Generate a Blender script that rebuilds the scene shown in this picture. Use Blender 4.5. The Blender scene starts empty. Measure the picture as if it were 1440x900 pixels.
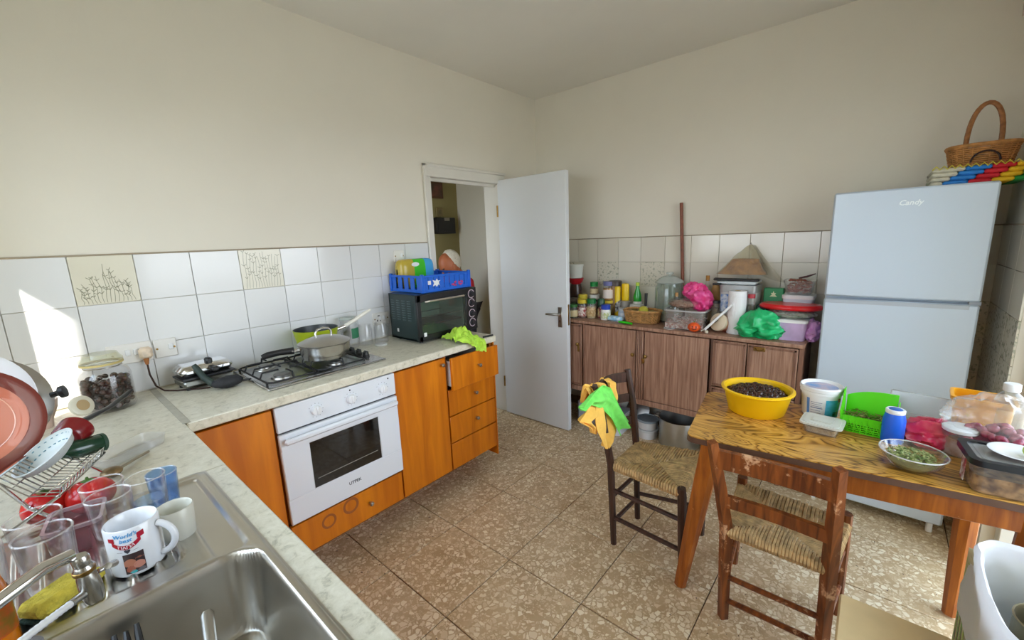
import bpy, math, random
from mathutils import Vector, Matrix, noise
from math import sin, cos, pi, radians as rad, sqrt, atan2
random.seed(7)
S = bpy.context.scene
COL = S.collection

# ------------------------------------------------------------------ camera
cam_d = bpy.data.cameras.new('camera'); cam = bpy.data.objects.new('camera', cam_d); COL.objects.link(cam)
cam_d.sensor_width = 36.0; cam_d.lens = 589.11 / 1440 * 36; cam_d.clip_start = 0.02
CR = Vector((0.65107, -0.75807, -0.03798)); CU = Vector((0.16742, 0.09463, 0.98133)); CF = Vector((0.74032, 0.64528, -0.18852))
cam.matrix_world = Matrix(((CR.x, CU.x, -CF.x, -3.1507), (CR.y, CU.y, -CF.y, -2.3885), (CR.z, CU.z, -CF.z, 1.5150), (0, 0, 0, 1)))
S.camera = cam
# ------------------------------------------------------------------ view, world, sun
S.view_settings.view_transform = 'Standard'; S.view_settings.look = 'None'
S.view_settings.exposure = 1.5; S.view_settings.gamma = 1.0; S.view_settings.use_curve_mapping = False
S.cycles.use_denoising = True
S.cycles.max_bounces = 14; S.cycles.diffuse_bounces = 7; S.cycles.glossy_bounces = 4
S.cycles.transparent_max_bounces = 24; S.cycles.transmission_bounces = 6
S.cycles.sample_clamp_indirect = 6.0; S.cycles.caustics_reflective = False; S.cycles.caustics_refractive = False
w = bpy.data.worlds.new('sky'); S.world = w; w.use_nodes = True
wn = w.node_tree.nodes; wl = w.node_tree.links
bg = wn['Background']; bg.inputs[1].default_value = 2.6
tc = wn.new('ShaderNodeTexCoord'); sx = wn.new('ShaderNodeSeparateXYZ'); rp = wn.new('ShaderNodeValToRGB')
wl.new(tc.outputs['Generated'], sx.inputs[0]); wl.new(sx.outputs['Z'], rp.inputs[0]); wl.new(rp.outputs[0], bg.inputs[0])
rp.color_ramp.elements[0].position = 0.0; rp.color_ramp.elements[0].color = (0.86, 0.93, 1.0, 1)
rp.color_ramp.elements[1].position = 0.9; rp.color_ramp.elements[1].color = (0.52, 0.74, 1.0, 1)
sun_d = bpy.data.lights.new('sun', 'SUN'); sun_d.energy = 5.0; sun_d.angle = rad(0.55); sun_d.color = (1.0, 0.95, 0.86)
sun = bpy.data.objects.new('sun', sun_d); COL.objects.link(sun)
sun.rotation_euler = Vector((1, 1, -1.11)).to_track_quat('-Z', 'Y').to_euler()
def portal(name, loc, direction, sx_, sy_):
    d = bpy.data.lights.new(name, 'AREA'); d.shape = 'RECTANGLE'; d.size = sx_; d.size_y = sy_; d.cycles.is_portal = True
    o = bpy.data.objects.new(name, d); COL.objects.link(o); o.location = loc
    o.rotation_euler = Vector(direction).to_track_quat('-Z', 'Y').to_euler()
portal('window_portal', (-3.66, -1.15, 1.58), (1, 0, 0), 1.05, 1.7)
portal('hall_portal', (-2.36, .61, 1.5), (1, 0, 0), 1.2, .8)
portal('door_portal', (-1.535, -3.04, 1.05), (0, 1, 0), 1.87, 2.1)

# ------------------------------------------------------------------ mesh builder
class MB:
    def __init__(s): s.V = []; s.F = []; s.m = None
    def add(s, vs, fs):
        n = len(s.V)
        if s.m is not None: vs = [s.m @ Vector(v) for v in vs]
        s.V += [tuple(v) for v in vs]; s.F += [tuple(i + n for i in f) for f in fs]; return s
    def box(s, c, d, b=0.0, rz=0.0, M=None):
        hx, hy, hz = d[0] / 2, d[1] / 2, d[2] / 2
        b = min(b, hx * .9, hy * .9, hz * .9)
        vs = []; idx = {}
        sg = (-1, 1)
        if b <= 0:
            vs = [(x * hx, y * hy, z * hz) for x in sg for y in sg for z in sg]
            fs = [(0, 1, 3, 2), (4, 6, 7, 5), (0, 4, 5, 1), (2, 3, 7, 6), (0, 2, 6, 4), (1, 5, 7, 3)]
        else:
            for x in sg:
                for y in sg:
                    for z in sg:
                        for a in range(3):
                            p = [x * (hx - b), y * (hy - b), z * (hz - b)]; p[a] = (x, y, z)[a] * (hx, hy, hz)[a]
                            idx[(x, y, z, a)] = len(vs); vs.append(tuple(p))
            fs = []
            for a in range(3):
                u, v = (a + 1) % 3, (a + 2) % 3
                for q in sg:
                    L = []
                    for (su, sv) in ((-1, -1), (1, -1), (1, 1), (-1, 1)):
                        k = [0, 0, 0]; k[a] = q; k[u] = su; k[v] = sv; L.append(idx[(*k, a)])
                    fs.append(tuple(L if q > 0 else L[::-1]))
                for su in sg:
                    for sv in sg:
                        k = [0, 0, 0]; k[u] = su; k[v] = sv; k0 = list(k); k1 = list(k); k0[a] = -1; k1[a] = 1
                        L = [idx[(*k0, u)], idx[(*k1, u)], idx[(*k1, v)], idx[(*k0, v)]]
                        fs.append(tuple(L if su * sv < 0 else L[::-1]))
            for x in sg:
                for y in sg:
                    for z in sg:
                        L = [idx[(x, y, z, a)] for a in range(3)]
                        fs.append(tuple(L if x * y * z > 0 else L[::-1]))
        R = Matrix.Translation(c) @ (M.to_4x4() if M else Matrix.Rotation(rz, 4, 'Z'))
        return s.add([R @ Vector(v) for v in vs], fs)
    def bb(s, x0, x1, y0, y1, z0, z1, b=0.0):
        return s.box(((x0 + x1) / 2, (y0 + y1) / 2, (z0 + z1) / 2), (abs(x1 - x0), abs(y1 - y0), abs(z1 - z0)), b)
    def lathe(s, prof, c=(0, 0, 0), n=24, axis=None, sx=1.0, sy=1.0, jit=None):
        R = Matrix.Translation(c)
        if axis is not None: R = R @ Vector(axis).to_track_quat('Z', 'Y').to_matrix().to_4x4()
        vs = []; fs = []; ring = []
        for (r, z) in prof:
            if r <= 1e-6: ring.append([len(vs)]); vs.append(R @ Vector((0, 0, z)))
            else:
                ring.append(list(range(len(vs), len(vs) + n)))
                for k in range(n):
                    a = 2 * pi * k / n; vs.append(R @ Vector((r * cos(a) * sx, r * sin(a) * sy, z)))
        for A, B in zip(ring, ring[1:]):
            for k in range(n):
                k2 = (k + 1) % n
                if len(A) == 1 and len(B) == 1: continue
                if len(A) == 1: fs.append((A[0], B[k2], B[k])[::-1])
                elif len(B) == 1: fs.append((A[k], A[k2], B[0]))
                else: fs.append((A[k], A[k2], B[k2], B[k]))
        return s.add(vs, fs)
    def cyl(s, p0, p1, r0, r1=None, n=16):
        r1 = r0 if r1 is None else r1
        p0 = Vector(p0); p1 = Vector(p1); L = (p1 - p0).length
        return s.lathe([(0, 0), (r0, 0), (r1, L), (0, L)], p0, n, p1 - p0)
    def tube(s, pts, r, n=8, closed=False, cap=True, flat=1.0):
        P = [Vector(p) for p in pts]; N = len(P); vs = []; fs = []
        rr = r if isinstance(r, (list, tuple)) else [r] * N
        up = None
        for i in range(N):
            a = P[(i - 1) % N] if (closed or i > 0) else P[i]; b = P[(i + 1) % N] if (closed or i < N - 1) else P[i]
            t = (b - a).normalized()
            if up is None:
                up = Vector((0, 0, 1)) if abs(t.z) < .9 else Vector((1, 0, 0))
            u = (up - t * up.dot(t)); u = u.normalized() if u.length > 1e-6 else t.orthogonal().normalized()
            v = t.cross(u); up = u
            for k in range(n):
                q = 2 * pi * k / n; vs.append(P[i] + u * (rr[i] * cos(q) * flat) + v * (rr[i] * sin(q)))
        for i in range(N if closed else N - 1):
            A = i * n; B = ((i + 1) % N) * n
            for k in range(n):
                k2 = (k + 1) % n; fs.append((A + k, A + k2, B + k2, B + k))
        if cap and not closed:
            fs.append(tuple(range(n))[::-1]); fs.append(tuple(range((N - 1) * n, N * n)))
        return s.add(vs, fs)
    def ell(s, c, r, n=16, m=10, fn=None, M=None):
        if not isinstance(r, (list, tuple)): r = (r, r, r)
        vs = [(0, 0, -1)]
        for j in range(1, m):
            t = pi * j / m - pi / 2
            for k in range(n):
                a = 2 * pi * k / n; vs.append((cos(t) * cos(a), cos(t) * sin(a), sin(t)))
        vs.append((0, 0, 1)); fs = []
        for k in range(n): fs.append((0, 1 + (k + 1) % n, 1 + k))
        for j in range(m - 2):
            for k in range(n):
                a = 1 + j * n + k; b = 1 + j * n + (k + 1) % n; fs.append((a, b, b + n, a + n))
        L = len(vs) - 1
        for k in range(n): fs.append((L, 1 + (m - 2) * n + k, 1 + (m - 2) * n + (k + 1) % n))
        out = []
        for v in vs:
            f = fn(Vector(v)) if fn else 1.0
            p = Vector((v[0] * r[0] * f, v[1] * r[1] * f, v[2] * r[2] * f))
            out.append((M @ p if M else p) + Vector(c))
        return s.add(out, fs)
    def grid(s, fn, nu, nv, thick=0.0):
        vs = []; fs = []
        P = [[Vector(fn(i / nu, j / nv)) for j in range(nv + 1)] for i in range(nu + 1)]
        for i in range(nu + 1):
            for j in range(nv + 1): vs.append(P[i][j])
        W = nv + 1
        for i in range(nu):
            for j in range(nv): fs.append((i * W + j, (i + 1) * W + j, (i + 1) * W + j + 1, i * W + j + 1))
        if thick:
            n0 = len(vs)
            for i in range(nu + 1):
                for j in range(nv + 1):
                    a = P[min(i + 1, nu)][j] - P[max(i - 1, 0)][j]; b = P[i][min(j + 1, nv)] - P[i][max(j - 1, 0)]
                    nn = a.cross(b); nn = nn.normalized() if nn.length > 1e-9 else Vector((0, 0, 1))
                    vs.append(P[i][j] - nn * thick)
            fs += [tuple(x + n0 for x in f[::-1]) for f in list(fs)]
            for i in range(nu):
                a, b = i * W, (i + 1) * W; fs.append((a + n0, b + n0, b, a))
                a, b = i * W + nv, (i + 1) * W + nv; fs.append((a, b, b + n0, a + n0))
            for j in range(nv):
                a, b = j, j + 1; fs.append((a, b, b + n0, a + n0))
                a, b = nu * W + j, nu * W + j + 1; fs.append((b, a, a + n0, b + n0))
        return s.add(vs, fs)
    def prism(s, poly, z0, z1, M=None):
        n = len(poly)
        vs = [(p[0], p[1], z0) for p in poly] + [(p[0], p[1], z1) for p in poly]
        if M is not None: vs = [M @ Vector(v) for v in vs]
        fs = [tuple(range(n))[::-1], tuple(range(n, 2 * n))] + [(i, (i + 1) % n, (i + 1) % n + n, i + n) for i in range(n)]
        return s.add(vs, fs)

WM = {}
def mesh(name, mb, mat, inv=None, sharp=0.7):
    me = bpy.data.meshes.new(name)
    V = mb.V if inv is None else [tuple(inv @ Vector(v)) for v in mb.V]
    me.from_pydata(V, [], mb.F); me.update()
    me.polygons.foreach_set('use_smooth', [True] * len(me.polygons))
    try: me.set_sharp_from_angle(angle=sharp)
    except Exception: pass
    if mat: me.materials.append(mat)
    return me
def obj(name, mb, mat, parent=None, local=False, label=None, kind=None, sharp=0.7):
    inv = None
    if parent is not None and not local: inv = WM[parent.name].inverted()
    o = bpy.data.objects.new(name, mesh(name, mb, mat, inv, sharp)); COL.objects.link(o)
    if parent is not None: o.parent = parent; WM[o.name] = WM[parent.name]
    else: WM[o.name] = Matrix.Identity(4)
    if label: o['label'] = label
    if kind: o['kind'] = kind
    return o
def thing(name, label, cat, loc=(0, 0, 0), rz=0.0, group=None):
    o = bpy.data.objects.new(name, None); COL.objects.link(o); o.empty_display_size = .05
    o.location = loc; o.rotation_euler = (0, 0, rz); WM[o.name] = Matrix.Translation(loc) @ Matrix.Rotation(rz, 4, 'Z')
    o['label'] = label; o['category'] = cat
    if group: o['group'] = group
    return o
def solo(name, mb, mat, label, cat, group=None, kind=None, sharp=0.7):
    xs = [v[0] for v in mb.V]; ys = [v[1] for v in mb.V]; zs = [v[2] for v in mb.V]
    L = Vector(((min(xs) + max(xs)) / 2, (min(ys) + max(ys)) / 2, min(zs)))
    o = bpy.data.objects.new(name, mesh(name, mb, mat, Matrix.Translation(-L), sharp)); COL.objects.link(o); o.location = L
    WM[o.name] = Matrix.Translation(L); o['label'] = label; o['category'] = cat
    if group: o['group'] = group
    if kind: o['kind'] = kind
    return o
def struct(name, mb, mat, parent=None, sharp=0.7):
    o = obj(name, mb, mat, parent, sharp=sharp)
    if parent is None: o['kind'] = 'structure'
    return o
def sroot(name):
    o = bpy.data.objects.new(name, None); COL.objects.link(o); o['kind'] = 'structure'; WM[o.name] = Matrix.Identity(4); return o
def nz(p, sc=1.0): return noise.noise(Vector(p) * sc)

# ------------------------------------------------------------------ materials
def srgb(h):
    if isinstance(h, str): h = tuple(int(h[i:i + 2], 16) / 255 for i in (0, 2, 4))
    return tuple((c / 12.92 if c <= .04045 else ((c + .055) / 1.055) ** 2.4) for c in h) + (1,)
MC = {}
def nmat(name):
    m = bpy.data.materials.new(name); m.use_nodes = True
    nt = m.node_tree; return m, nt.nodes, nt.links, nt.nodes['Principled BSDF']
def coords(N, L, scale=(1, 1, 1), rnd=False):
    t = N.new('ShaderNodeTexCoord'); mp = N.new('ShaderNodeMapping'); mp.inputs['Scale'].default_value = scale
    if rnd:
        oi = N.new('ShaderNodeObjectInfo'); ml = N.new('ShaderNodeMath'); ml.operation = 'MULTIPLY'; ml.inputs[1].default_value = 37.0
        L.new(oi.outputs['Random'], ml.inputs[0]); va = N.new('ShaderNodeVectorMath'); va.operation = 'ADD'
        L.new(t.outputs['Object'], va.inputs[0]); L.new(ml.outputs[0], va.inputs[1]); L.new(va.outputs[0], mp.inputs[0])
    else: L.new(t.outputs['Object'], mp.inputs[0])
    return mp.outputs[0]
def mixrgb(N, L, fac, a, b, mode='MIX'):
    m = N.new('ShaderNodeMix'); m.data_type = 'RGBA'; m.blend_type = mode
    for sock, val in ((m.inputs['Factor'], fac), (m.inputs['A'], a), (m.inputs['B'], b)):
        pass
    ia, ib, iff = m.inputs[6], m.inputs[7], m.inputs[0]
    for s_, v in ((iff, fac), (ia, a), (ib, b)):
        if hasattr(v, 'is_linked') or hasattr(v, 'node'): L.new(v, s_)
        else: s_.default_value = v
    return m.outputs[2]
def ramp(N, L, src, pts):
    r = N.new('ShaderNodeValToRGB'); L.new(src, r.inputs[0])
    while len(r.color_ramp.elements) < len(pts): r.color_ramp.elements.new(.5)
    for e, (p, c) in zip(r.color_ramp.elements, pts): e.position = p; e.color = c if len(c) == 4 else (*c, 1)
    return r.outputs[0]
def bump(N, L, P, h, strength=.2, dist=.01):
    b = N.new('ShaderNodeBump'); b.inputs['Strength'].default_value = strength; b.inputs['Distance'].default_value = dist
    L.new(h, b.inputs['Height']); L.new(b.outputs[0], P.inputs['Normal'])
def mat(col, rough=.5, metal=0.0, name=None, var=0.0, vs=8.0, bmp=0.0, bs=60.0, spec=.5, sub=0.0, rnd=0.0, coat=0.0, col2=None):
    key = (str(col), rough, metal, var, vs, bmp, bs, spec, sub, rnd, coat, str(col2))
    if key in MC: return MC[key]
    m, N, L, P = nmat(name or 'paint'); c = srgb(col)
    P.inputs['Roughness'].default_value = rough; P.inputs['Metallic'].default_value = metal
    P.inputs['Specular IOR Level'].default_value = spec; P.inputs['Coat Weight'].default_value = coat
    P.inputs['Base Color'].default_value = c
    if var or col2:
        v = coords(N, L); n = N.new('ShaderNodeTexNoise'); n.inputs['Scale'].default_value = vs; n.inputs['Detail'].default_value = 5; L.new(v, n.inputs[0])
        if col2: o = ramp(N, L, n.outputs[0], [(.38, c), (.62, srgb(col2))])
        else: o = ramp(N, L, n.outputs[0], [(.3, tuple(x * (1 - var) for x in c[:3])), (.7, tuple(min(1, x * (1 + var)) for x in c[:3]))])
        L.new(o, P.inputs['Base Color'])
    if bmp:
        v = coords(N, L); n = N.new('ShaderNodeTexNoise'); n.inputs['Scale'].default_value = bs; n.inputs['Detail'].default_value = 4; L.new(v, n.inputs[0])
        bump(N, L, P, n.outputs[0], bmp)
    MC[key] = m; return m
def glass(tint='ffffff', rough=.02, a=.0, name='clear_glass'):
    """thin clear glass or plastic: see-through, with a Fresnel reflection and a little body colour"""
    key = ('g', tint, rough, a)
    if key in MC: return MC[key]
    m, N, L, P = nmat(name); N.remove(P); out = N['Material Output']
    tr = N.new('ShaderNodeBsdfTransparent'); tr.inputs[0].default_value = srgb(tint)
    gl = N.new('ShaderNodeBsdfGlossy'); gl.inputs['Roughness'].default_value = rough
    df = N.new('ShaderNodeBsdfDiffuse'); df.inputs[0].default_value = srgb(tint)
    fr = N.new('ShaderNodeLayerWeight'); fr.inputs[0].default_value = .35
    rg = N.new('ShaderNodeMapRange'); rg.inputs[3].default_value = .035; rg.inputs[4].default_value = .72
    L.new(fr.outputs['Facing'], rg.inputs[0])
    pw = N.new('ShaderNodeMath'); pw.operation = 'POWER'; pw.inputs[1].default_value = 1.8
    L.new(fr.outputs['Facing'], pw.inputs[0]); L.new(pw.outputs[0], rg.inputs[0])
    m1 = N.new('ShaderNodeMixShader'); m1.inputs[0].default_value = a; L.new(tr.outputs[0], m1.inputs[1]); L.new(df.outputs[0], m1.inputs[2])
    m2 = N.new('ShaderNodeMixShader'); L.new(rg.outputs[0], m2.inputs[0]); L.new(m1.outputs[0], m2.inputs[1]); L.new(gl.outputs[0], m2.inputs[2])
    L.new(m2.outputs[0], out.inputs[0]); MC[key] = m; return m
def wood(c1, c2, scale=(1, 1, 1), rough=.45, dist=6.0, wscale=6.0, rnd=False, worn=None, name='wood', bstr=.05, lo=.35, hi=.7):
    m, N, L, P = nmat(name); v = coords(N, L, scale, rnd)
    n = N.new('ShaderNodeTexNoise'); n.inputs['Scale'].default_value = wscale; n.inputs['Detail'].default_value = 8; n.inputs['Distortion'].default_value = .6
    L.new(v, n.inputs[0])
    c = ramp(N, L, n.outputs[0], [(lo, srgb(c1)), (hi, srgb(c2))])
    if worn:
        v2 = coords(N, L, (1, 1, 1), rnd); n2 = N.new('ShaderNodeTexNoise'); n2.inputs['Scale'].default_value = worn[1]; n2.inputs['Detail'].default_value = 9; n2.inputs['Roughness'].default_value = .7
        L.new(v2, n2.inputs[0]); f = ramp(N, L, n2.outputs[0], [(worn[2], (0, 0, 0)), (worn[2] + .06, (1, 1, 1))])
        c = mixrgb(N, L, f, c, srgb(worn[0]))
    L.new(c, P.inputs['Base Color']); P.inputs['Roughness'].default_value = rough
    bump(N, L, P, n.outputs[0], bstr); return m

WALL = mat('e2ddd0', .9, name='wall_paint', var=.02, vs=2.5, bmp=.06, bs=40)
CEIL = mat('e2dfd7', .95, name='ceiling_paint', var=.03, vs=1.5)
GROUT = mat('8f8a82', .9, name='grout')
FGROUT = mat('6d5a48', .95, name='floor_grout', var=.2, vs=9)
def tile_mat(a, b):
    m, N, L, P = nmat('glazed_tile'); oi = N.new('ShaderNodeObjectInfo')
    L.new(ramp(N, L, oi.outputs['Random'], [(0, srgb(a)), (1, srgb(b))]), P.inputs['Base Color'])
    P.inputs['Roughness'].default_value = .12
    v = coords(N, L, rnd=True); n = N.new('ShaderNodeTexNoise'); n.inputs['Scale'].default_value = 5; L.new(v, n.inputs[0]); bump(N, L, P, n.outputs[0], .03, .02)
    return m
TILE = tile_mat('d9d9d8', 'e2e3e4'); TILEC = mat('ddd8c6', .14, name='cream_tile', var=.02)
TILEB = tile_mat('d6d0c2', 'dedacd')
def decor_mat():
    m, N, L, P = nmat('leafy_tile'); v = coords(N, L, (1, 1, 1), True)
    n = N.new('ShaderNodeTexNoise'); n.inputs['Scale'].default_value = 60; n.inputs['Detail'].default_value = 3; L.new(v, n.inputs[0])
    L.new(ramp(N, L, n.outputs[0], [(.55, srgb('d5cfbf')), (.62, srgb('a7a896'))]), P.inputs['Base Color']); P.inputs['Roughness'].default_value = .15; return m
TILED = decor_mat()
def terrazzo():
    m, N, L, P = nmat('terrazzo'); v = coords(N, L, rnd=True)
    dn = N.new('ShaderNodeTexNoise'); dn.inputs['Scale'].default_value = 25; L.new(v, dn.inputs[0])
    vm = N.new('ShaderNodeVectorMath'); vm.operation = 'MULTIPLY_ADD'; vm.inputs[1].default_value = (.03, .03, .03); L.new(dn.outputs['Color'], vm.inputs[0]); L.new(v, vm.inputs[2])
    def vor(scale, feat):
        q = N.new('ShaderNodeTexVoronoi'); q.feature = feat; q.inputs['Scale'].default_value = scale; L.new(vm.outputs[0], q.inputs['Vector']); return q
    base_n = N.new('ShaderNodeTexNoise'); base_n.inputs['Scale'].default_value = 7; base_n.inputs['Detail'].default_value = 6; L.new(v, base_n.inputs[0])
    base = ramp(N, L, base_n.outputs[0], [(.3, srgb('b3956e')), (.7, srgb('cfb38b'))])
    for sc, edge, thr, ca, cb in ((95, .08, .36, 'e3cfab', 'bfa27b'), (46, .08, .36, 'f3e5c8', 'd6bd97')):
        e = vor(sc, 'DISTANCE_TO_EDGE'); c = vor(sc, 'F1')
        sp = N.new('ShaderNodeSeparateColor'); L.new(c.outputs['Color'], sp.inputs[0])
        me_ = ramp(N, L, e.outputs['Distance'], [(edge, (0, 0, 0)), (edge + .06, (1, 1, 1))])
        mt = ramp(N, L, sp.outputs[0], [(thr, (0, 0, 0)), (thr + .02, (1, 1, 1))])
        mul = N.new('ShaderNodeMath'); mul.operation = 'MULTIPLY'; L.new(me_, mul.inputs[0]); L.new(mt, mul.inputs[1])
        chip = ramp(N, L, sp.outputs[1], [(.0, srgb(ca)), (1, srgb(cb))])
        base = mixrgb(N, L, mul.outputs[0], base, chip)
    k = vor(33, 'F1'); kd = ramp(N, L, k.outputs['Distance'], [(.10, (1, 1, 1)), (.14, (0, 0, 0))]); ks = N.new('ShaderNodeSeparateColor'); L.new(k.outputs['Color'], ks.inputs[0])
    kt = ramp(N, L, ks.outputs[2], [(.8, (0, 0, 0)), (.82, (1, 1, 1))]); km = N.new('ShaderNodeMath'); km.operation = 'MULTIPLY'; L.new(kd, km.inputs[0]); L.new(kt, km.inputs[1])
    base = mixrgb(N, L, km.outputs[0], base, srgb('5a4434'))
    L.new(base, P.inputs['Base Color']); P.inputs['Roughness'].default_value = .34; return m
TERR = terrazzo()
def marble():
    m, N, L, P = nmat('worktop_laminate'); v = coords(N, L)
    n = N.new('ShaderNodeTexNoise'); n.inputs['Scale'].default_value = 38; n.inputs['Detail'].default_value = 10; n.inputs['Roughness'].default_value = .75; n.inputs['Distortion'].default_value = .5; L.new(v, n.inputs[0])
    L.new(ramp(N, L, n.outputs[0], [(.32, srgb('aaa58f')), (.45, srgb('d3cdb8')), (.65, srgb('e2ddcb'))]), P.inputs['Base Color']); P.inputs['Roughness'].default_value = .3; return m
MARB = marble()
ORANGE = wood('bd6402', 'd97e0c', (5, 5, .5), .33, wscale=4, name='orange_veneer', bstr=.01)
ORANGED = wood('8a4a10', 'a86018', (7, 7, .6), .5, wscale=4, name='orange_veneer_edge', bstr=.01)
WALNUT = wood('86604c', 'b58e76', (14, 14, .8), .5, wscale=5, name='walnut_veneer', bstr=.03)
WALNUTD = wood('6d4a3a', '946c57', (14, 14, .8), .5, wscale=5, name='walnut_edge', bstr=.03)
def burl():
    m, N, L, P = nmat('burl_laminate'); v = coords(N, L, (2.9, 1.0, 1))
    n = N.new('ShaderNodeTexNoise'); n.inputs['Scale'].default_value = 2.4; n.inputs['Detail'].default_value = 2.5; n.inputs['Distortion'].default_value = .9; L.new(v, n.inputs[0])
    mu = N.new('ShaderNodeMath'); mu.operation = 'MULTIPLY'; mu.inputs[1].default_value = 14; L.new(n.outputs[0], mu.inputs[0])
    fr = N.new('ShaderNodeMath'); fr.operation = 'FRACT'; L.new(mu.outputs[0], fr.inputs[0])
    c = ramp(N, L, fr.outputs[0], [(0, srgb('5c3a10')), (.16, srgb('a8742a')), (.5, srgb('d2a04c')), (.88, srgb('bd8838')), (1, srgb('6a4212'))])
    n2 = N.new('ShaderNodeTexNoise'); n2.inputs['Scale'].default_value = 3; n2.inputs['Detail'].default_value = 6; L.new(coords(N, L), n2.inputs[0])
    c = mixrgb(N, L, ramp(N, L, n2.outputs[0], [(.56, (0, 0, 0)), (.72, (.8, .8, .8))]), c, srgb('8d7047'))
    L.new(c, P.inputs['Base Color']); P.inputs['Roughness'].default_value = .32; return m
BURL = burl()
REDWOOD = wood('562a12', '945222', (9, 9, 1), .38, wscale=5, worn=('d0a27a', 11, .585), name='worn_red_wood')
TABLEW = wood('8a4712', 'b5681f', (9, 9, 1), .4, wscale=5, worn=('c98a52', 16, .66), name='table_wood')
DARKW = wood('2f1d16', '51352a', (9, 9, 1), .45, wscale=5, worn=('7d5a45', 16, .68), name='dark_wood')
RUSH = mat('c2a372', .85, name='rush', var=.35, vs=35)
STEEL = mat('c4c2be', .24, 1.0, name='stainless', var=.06, vs=6, bmp=.01, bs=200)
STEELB = mat('b0aeaa', .32, 1.0, name='brushed_steel', var=.1, vs=9)
CHROME = mat('dcdcdc', .08, 1.0, name='chrome'); ALU = mat('c9cac9', .35, 1.0, name='aluminium', var=.08, vs=12)
BRASS = mat('9a7a45', .35, 1.0, name='aged_brass', var=.2, vs=40)
BLACK = mat('161617', .4, name='black_plastic'); BLACKM = mat('0e0e10', .55, name='black_enamel'); DGREEN = mat('1c2f30', .35, name='dark_teal_steel')
WHITE = mat('e6e7e8', .35, name='white_plastic'); WHITEG = mat('dfe3e8', .22, name='white_enamel', coat=.2)
DOORW = mat('dadee1', .4, name='door_paint', var=.015, vs=3); FRAMEW = mat('dcd9d0', .45, name='frame_paint', var=.02)
def film(col, rough=.35, tr=.45):
    m, N, L, P = nmat('plastic_film'); P.inputs['Base Color'].default_value = srgb(col); P.inputs['Roughness'].default_value = rough
    t = N.new('ShaderNodeBsdfTranslucent'); t.inputs[0].default_value = srgb(col); mx = N.new('ShaderNodeMixShader'); mx.inputs[0].default_value = tr
    L.new(P.outputs[0], mx.inputs[1]); L.new(t.outputs[0], mx.inputs[2]); L.new(mx.outputs[0], N['Material Output'].inputs[0]); return m
GL = glass(); PL = glass('fafafa', .12, .10, name='clear_plastic')

def txt(s, size=1.0, bold=0.0, font_shear=0.0):
    c = bpy.data.curves.new('t', 'FONT'); c.body = s; c.size = size; c.align_x = 'CENTER'; c.align_y = 'CENTER'; c.offset = bold; c.shear = font_shear; c.resolution_u = 2
    o = bpy.data.objects.new('t', c); COL.objects.link(o); bpy.context.view_layer.update()
    me = o.evaluated_get(bpy.context.evaluated_depsgraph_get()).to_mesh()
    V = [tuple(v.co) for v in me.vertices]; F = [tuple(p.vertices) for p in me.polygons]
    o.evaluated_get(bpy.context.evaluated_depsgraph_get()).to_mesh_clear()
    bpy.data.objects.remove(o); bpy.data.curves.remove(c); return V, F
def decal(V, F, fn):
    m = MB(); m.add([fn(v[0], v[1]) for v in V], F); return m
# ================================================================== SETTING
HC = 2.70; XW = -3.47; YR = -2.85
TZ = 1.5147; TS = .1958
wall_l = struct('wall_left', MB().bb(-3.67, -1.23, 0, .15, 0, HC).bb(-1.23, -.52, 0, .15, 1.965, HC).bb(-.52, .0, 0, .15, 0, HC), WALL)
wall_b = struct('wall_back', MB().bb(0, .15, -3.05, 1.25, 0, HC), WALL)
wall_r = struct('wall_right', MB().bb(-.6, 0, YR - .2, YR, 0, HC).bb(-2.47, -.6, YR - .2, YR, 2.1, HC).bb(-3.67, -2.47, YR - .2, YR, 0, HC), WALL)
WY0, WY1, WZ0, WZ1 = -2.0, -.306, 1.05, 2.1
wall_f = struct('wall_front', MB().bb(-3.67, XW, -3.05, WY0, 0, HC).bb(-3.67, XW, WY1, 0, 0, HC).bb(-3.67, XW, WY0, WY1, 0, WZ0).bb(-3.67, XW, WY0, WY1, WZ1, HC), WALL)
struct('ceiling', MB().bb(-3.67, .15, -3.05, 1.25, HC, HC + .12), CEIL)
HALL = mat('9a8f62', .9, name='hall_dim_paint', var=.05, vs=3)  # olive tone carries the dim hall shade in the wall colour
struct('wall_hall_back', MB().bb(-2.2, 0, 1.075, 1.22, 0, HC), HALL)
struct('wall_hall_left', MB().bb(-2.35, -2.2, .15, 1.22, 0, .9).bb(-2.35, -2.2, .15, 1.22, 2.1, HC).bb(-2.35, -2.2, .15, .21, .9, 2.1).bb(-2.35, -2.2, 1.01, 1.22, .9, 2.1), HALL)  # opening added, out of view, to let daylight into the hall
# outside: terrace, then unseen roof, tall wall and eave, added to cut the sun
struct('ground', MB().bb(-30, 30, -30, 30, -.4, -.12), mat('a39d92', .9, name='terrace_concrete', var=.1, vs=1))
struct('ceiling_sun_block', MB().bb(-3.67, 1.5, -3.95, -3.05, 2.5, 2.62), mat('d8d5cc', .9, name='roof_block_plaster'))
struct('wall_sun_block', MB().bb(-5.96, -3.67, -6.6, -2.9, -.12, 6.6), mat('d6d0c2', .9, name='blocker_plaster'))
struct('trim_sun_block', MB().bb(-4.27, -3.67, -2.9, .6, 2.616, 2.72), mat('d6d0c2', .9, name='blocker_plaster'))
wf = sroot('window_1')
fm = MB()
for y in (WY0 + .025, -1.153, WY1 - .025): fm.bb(-3.62, -3.57, y - .025, y + .025, WZ0, WZ1, .004)
fm.bb(-3.62, -3.57, WY0, WY1, WZ0, WZ0 + .05, .004).bb(-3.62, -3.57, WY0, WY1, WZ1 - .05, WZ1, .004)
struct('window_frame', fm, FRAMEW, wf); struct('window_sill', MB().bb(-3.67, -3.45, WY0, WY1, WZ0 - .03, WZ0 + .004, .004), MARB, wf)
df = sroot('door_2')
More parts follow.
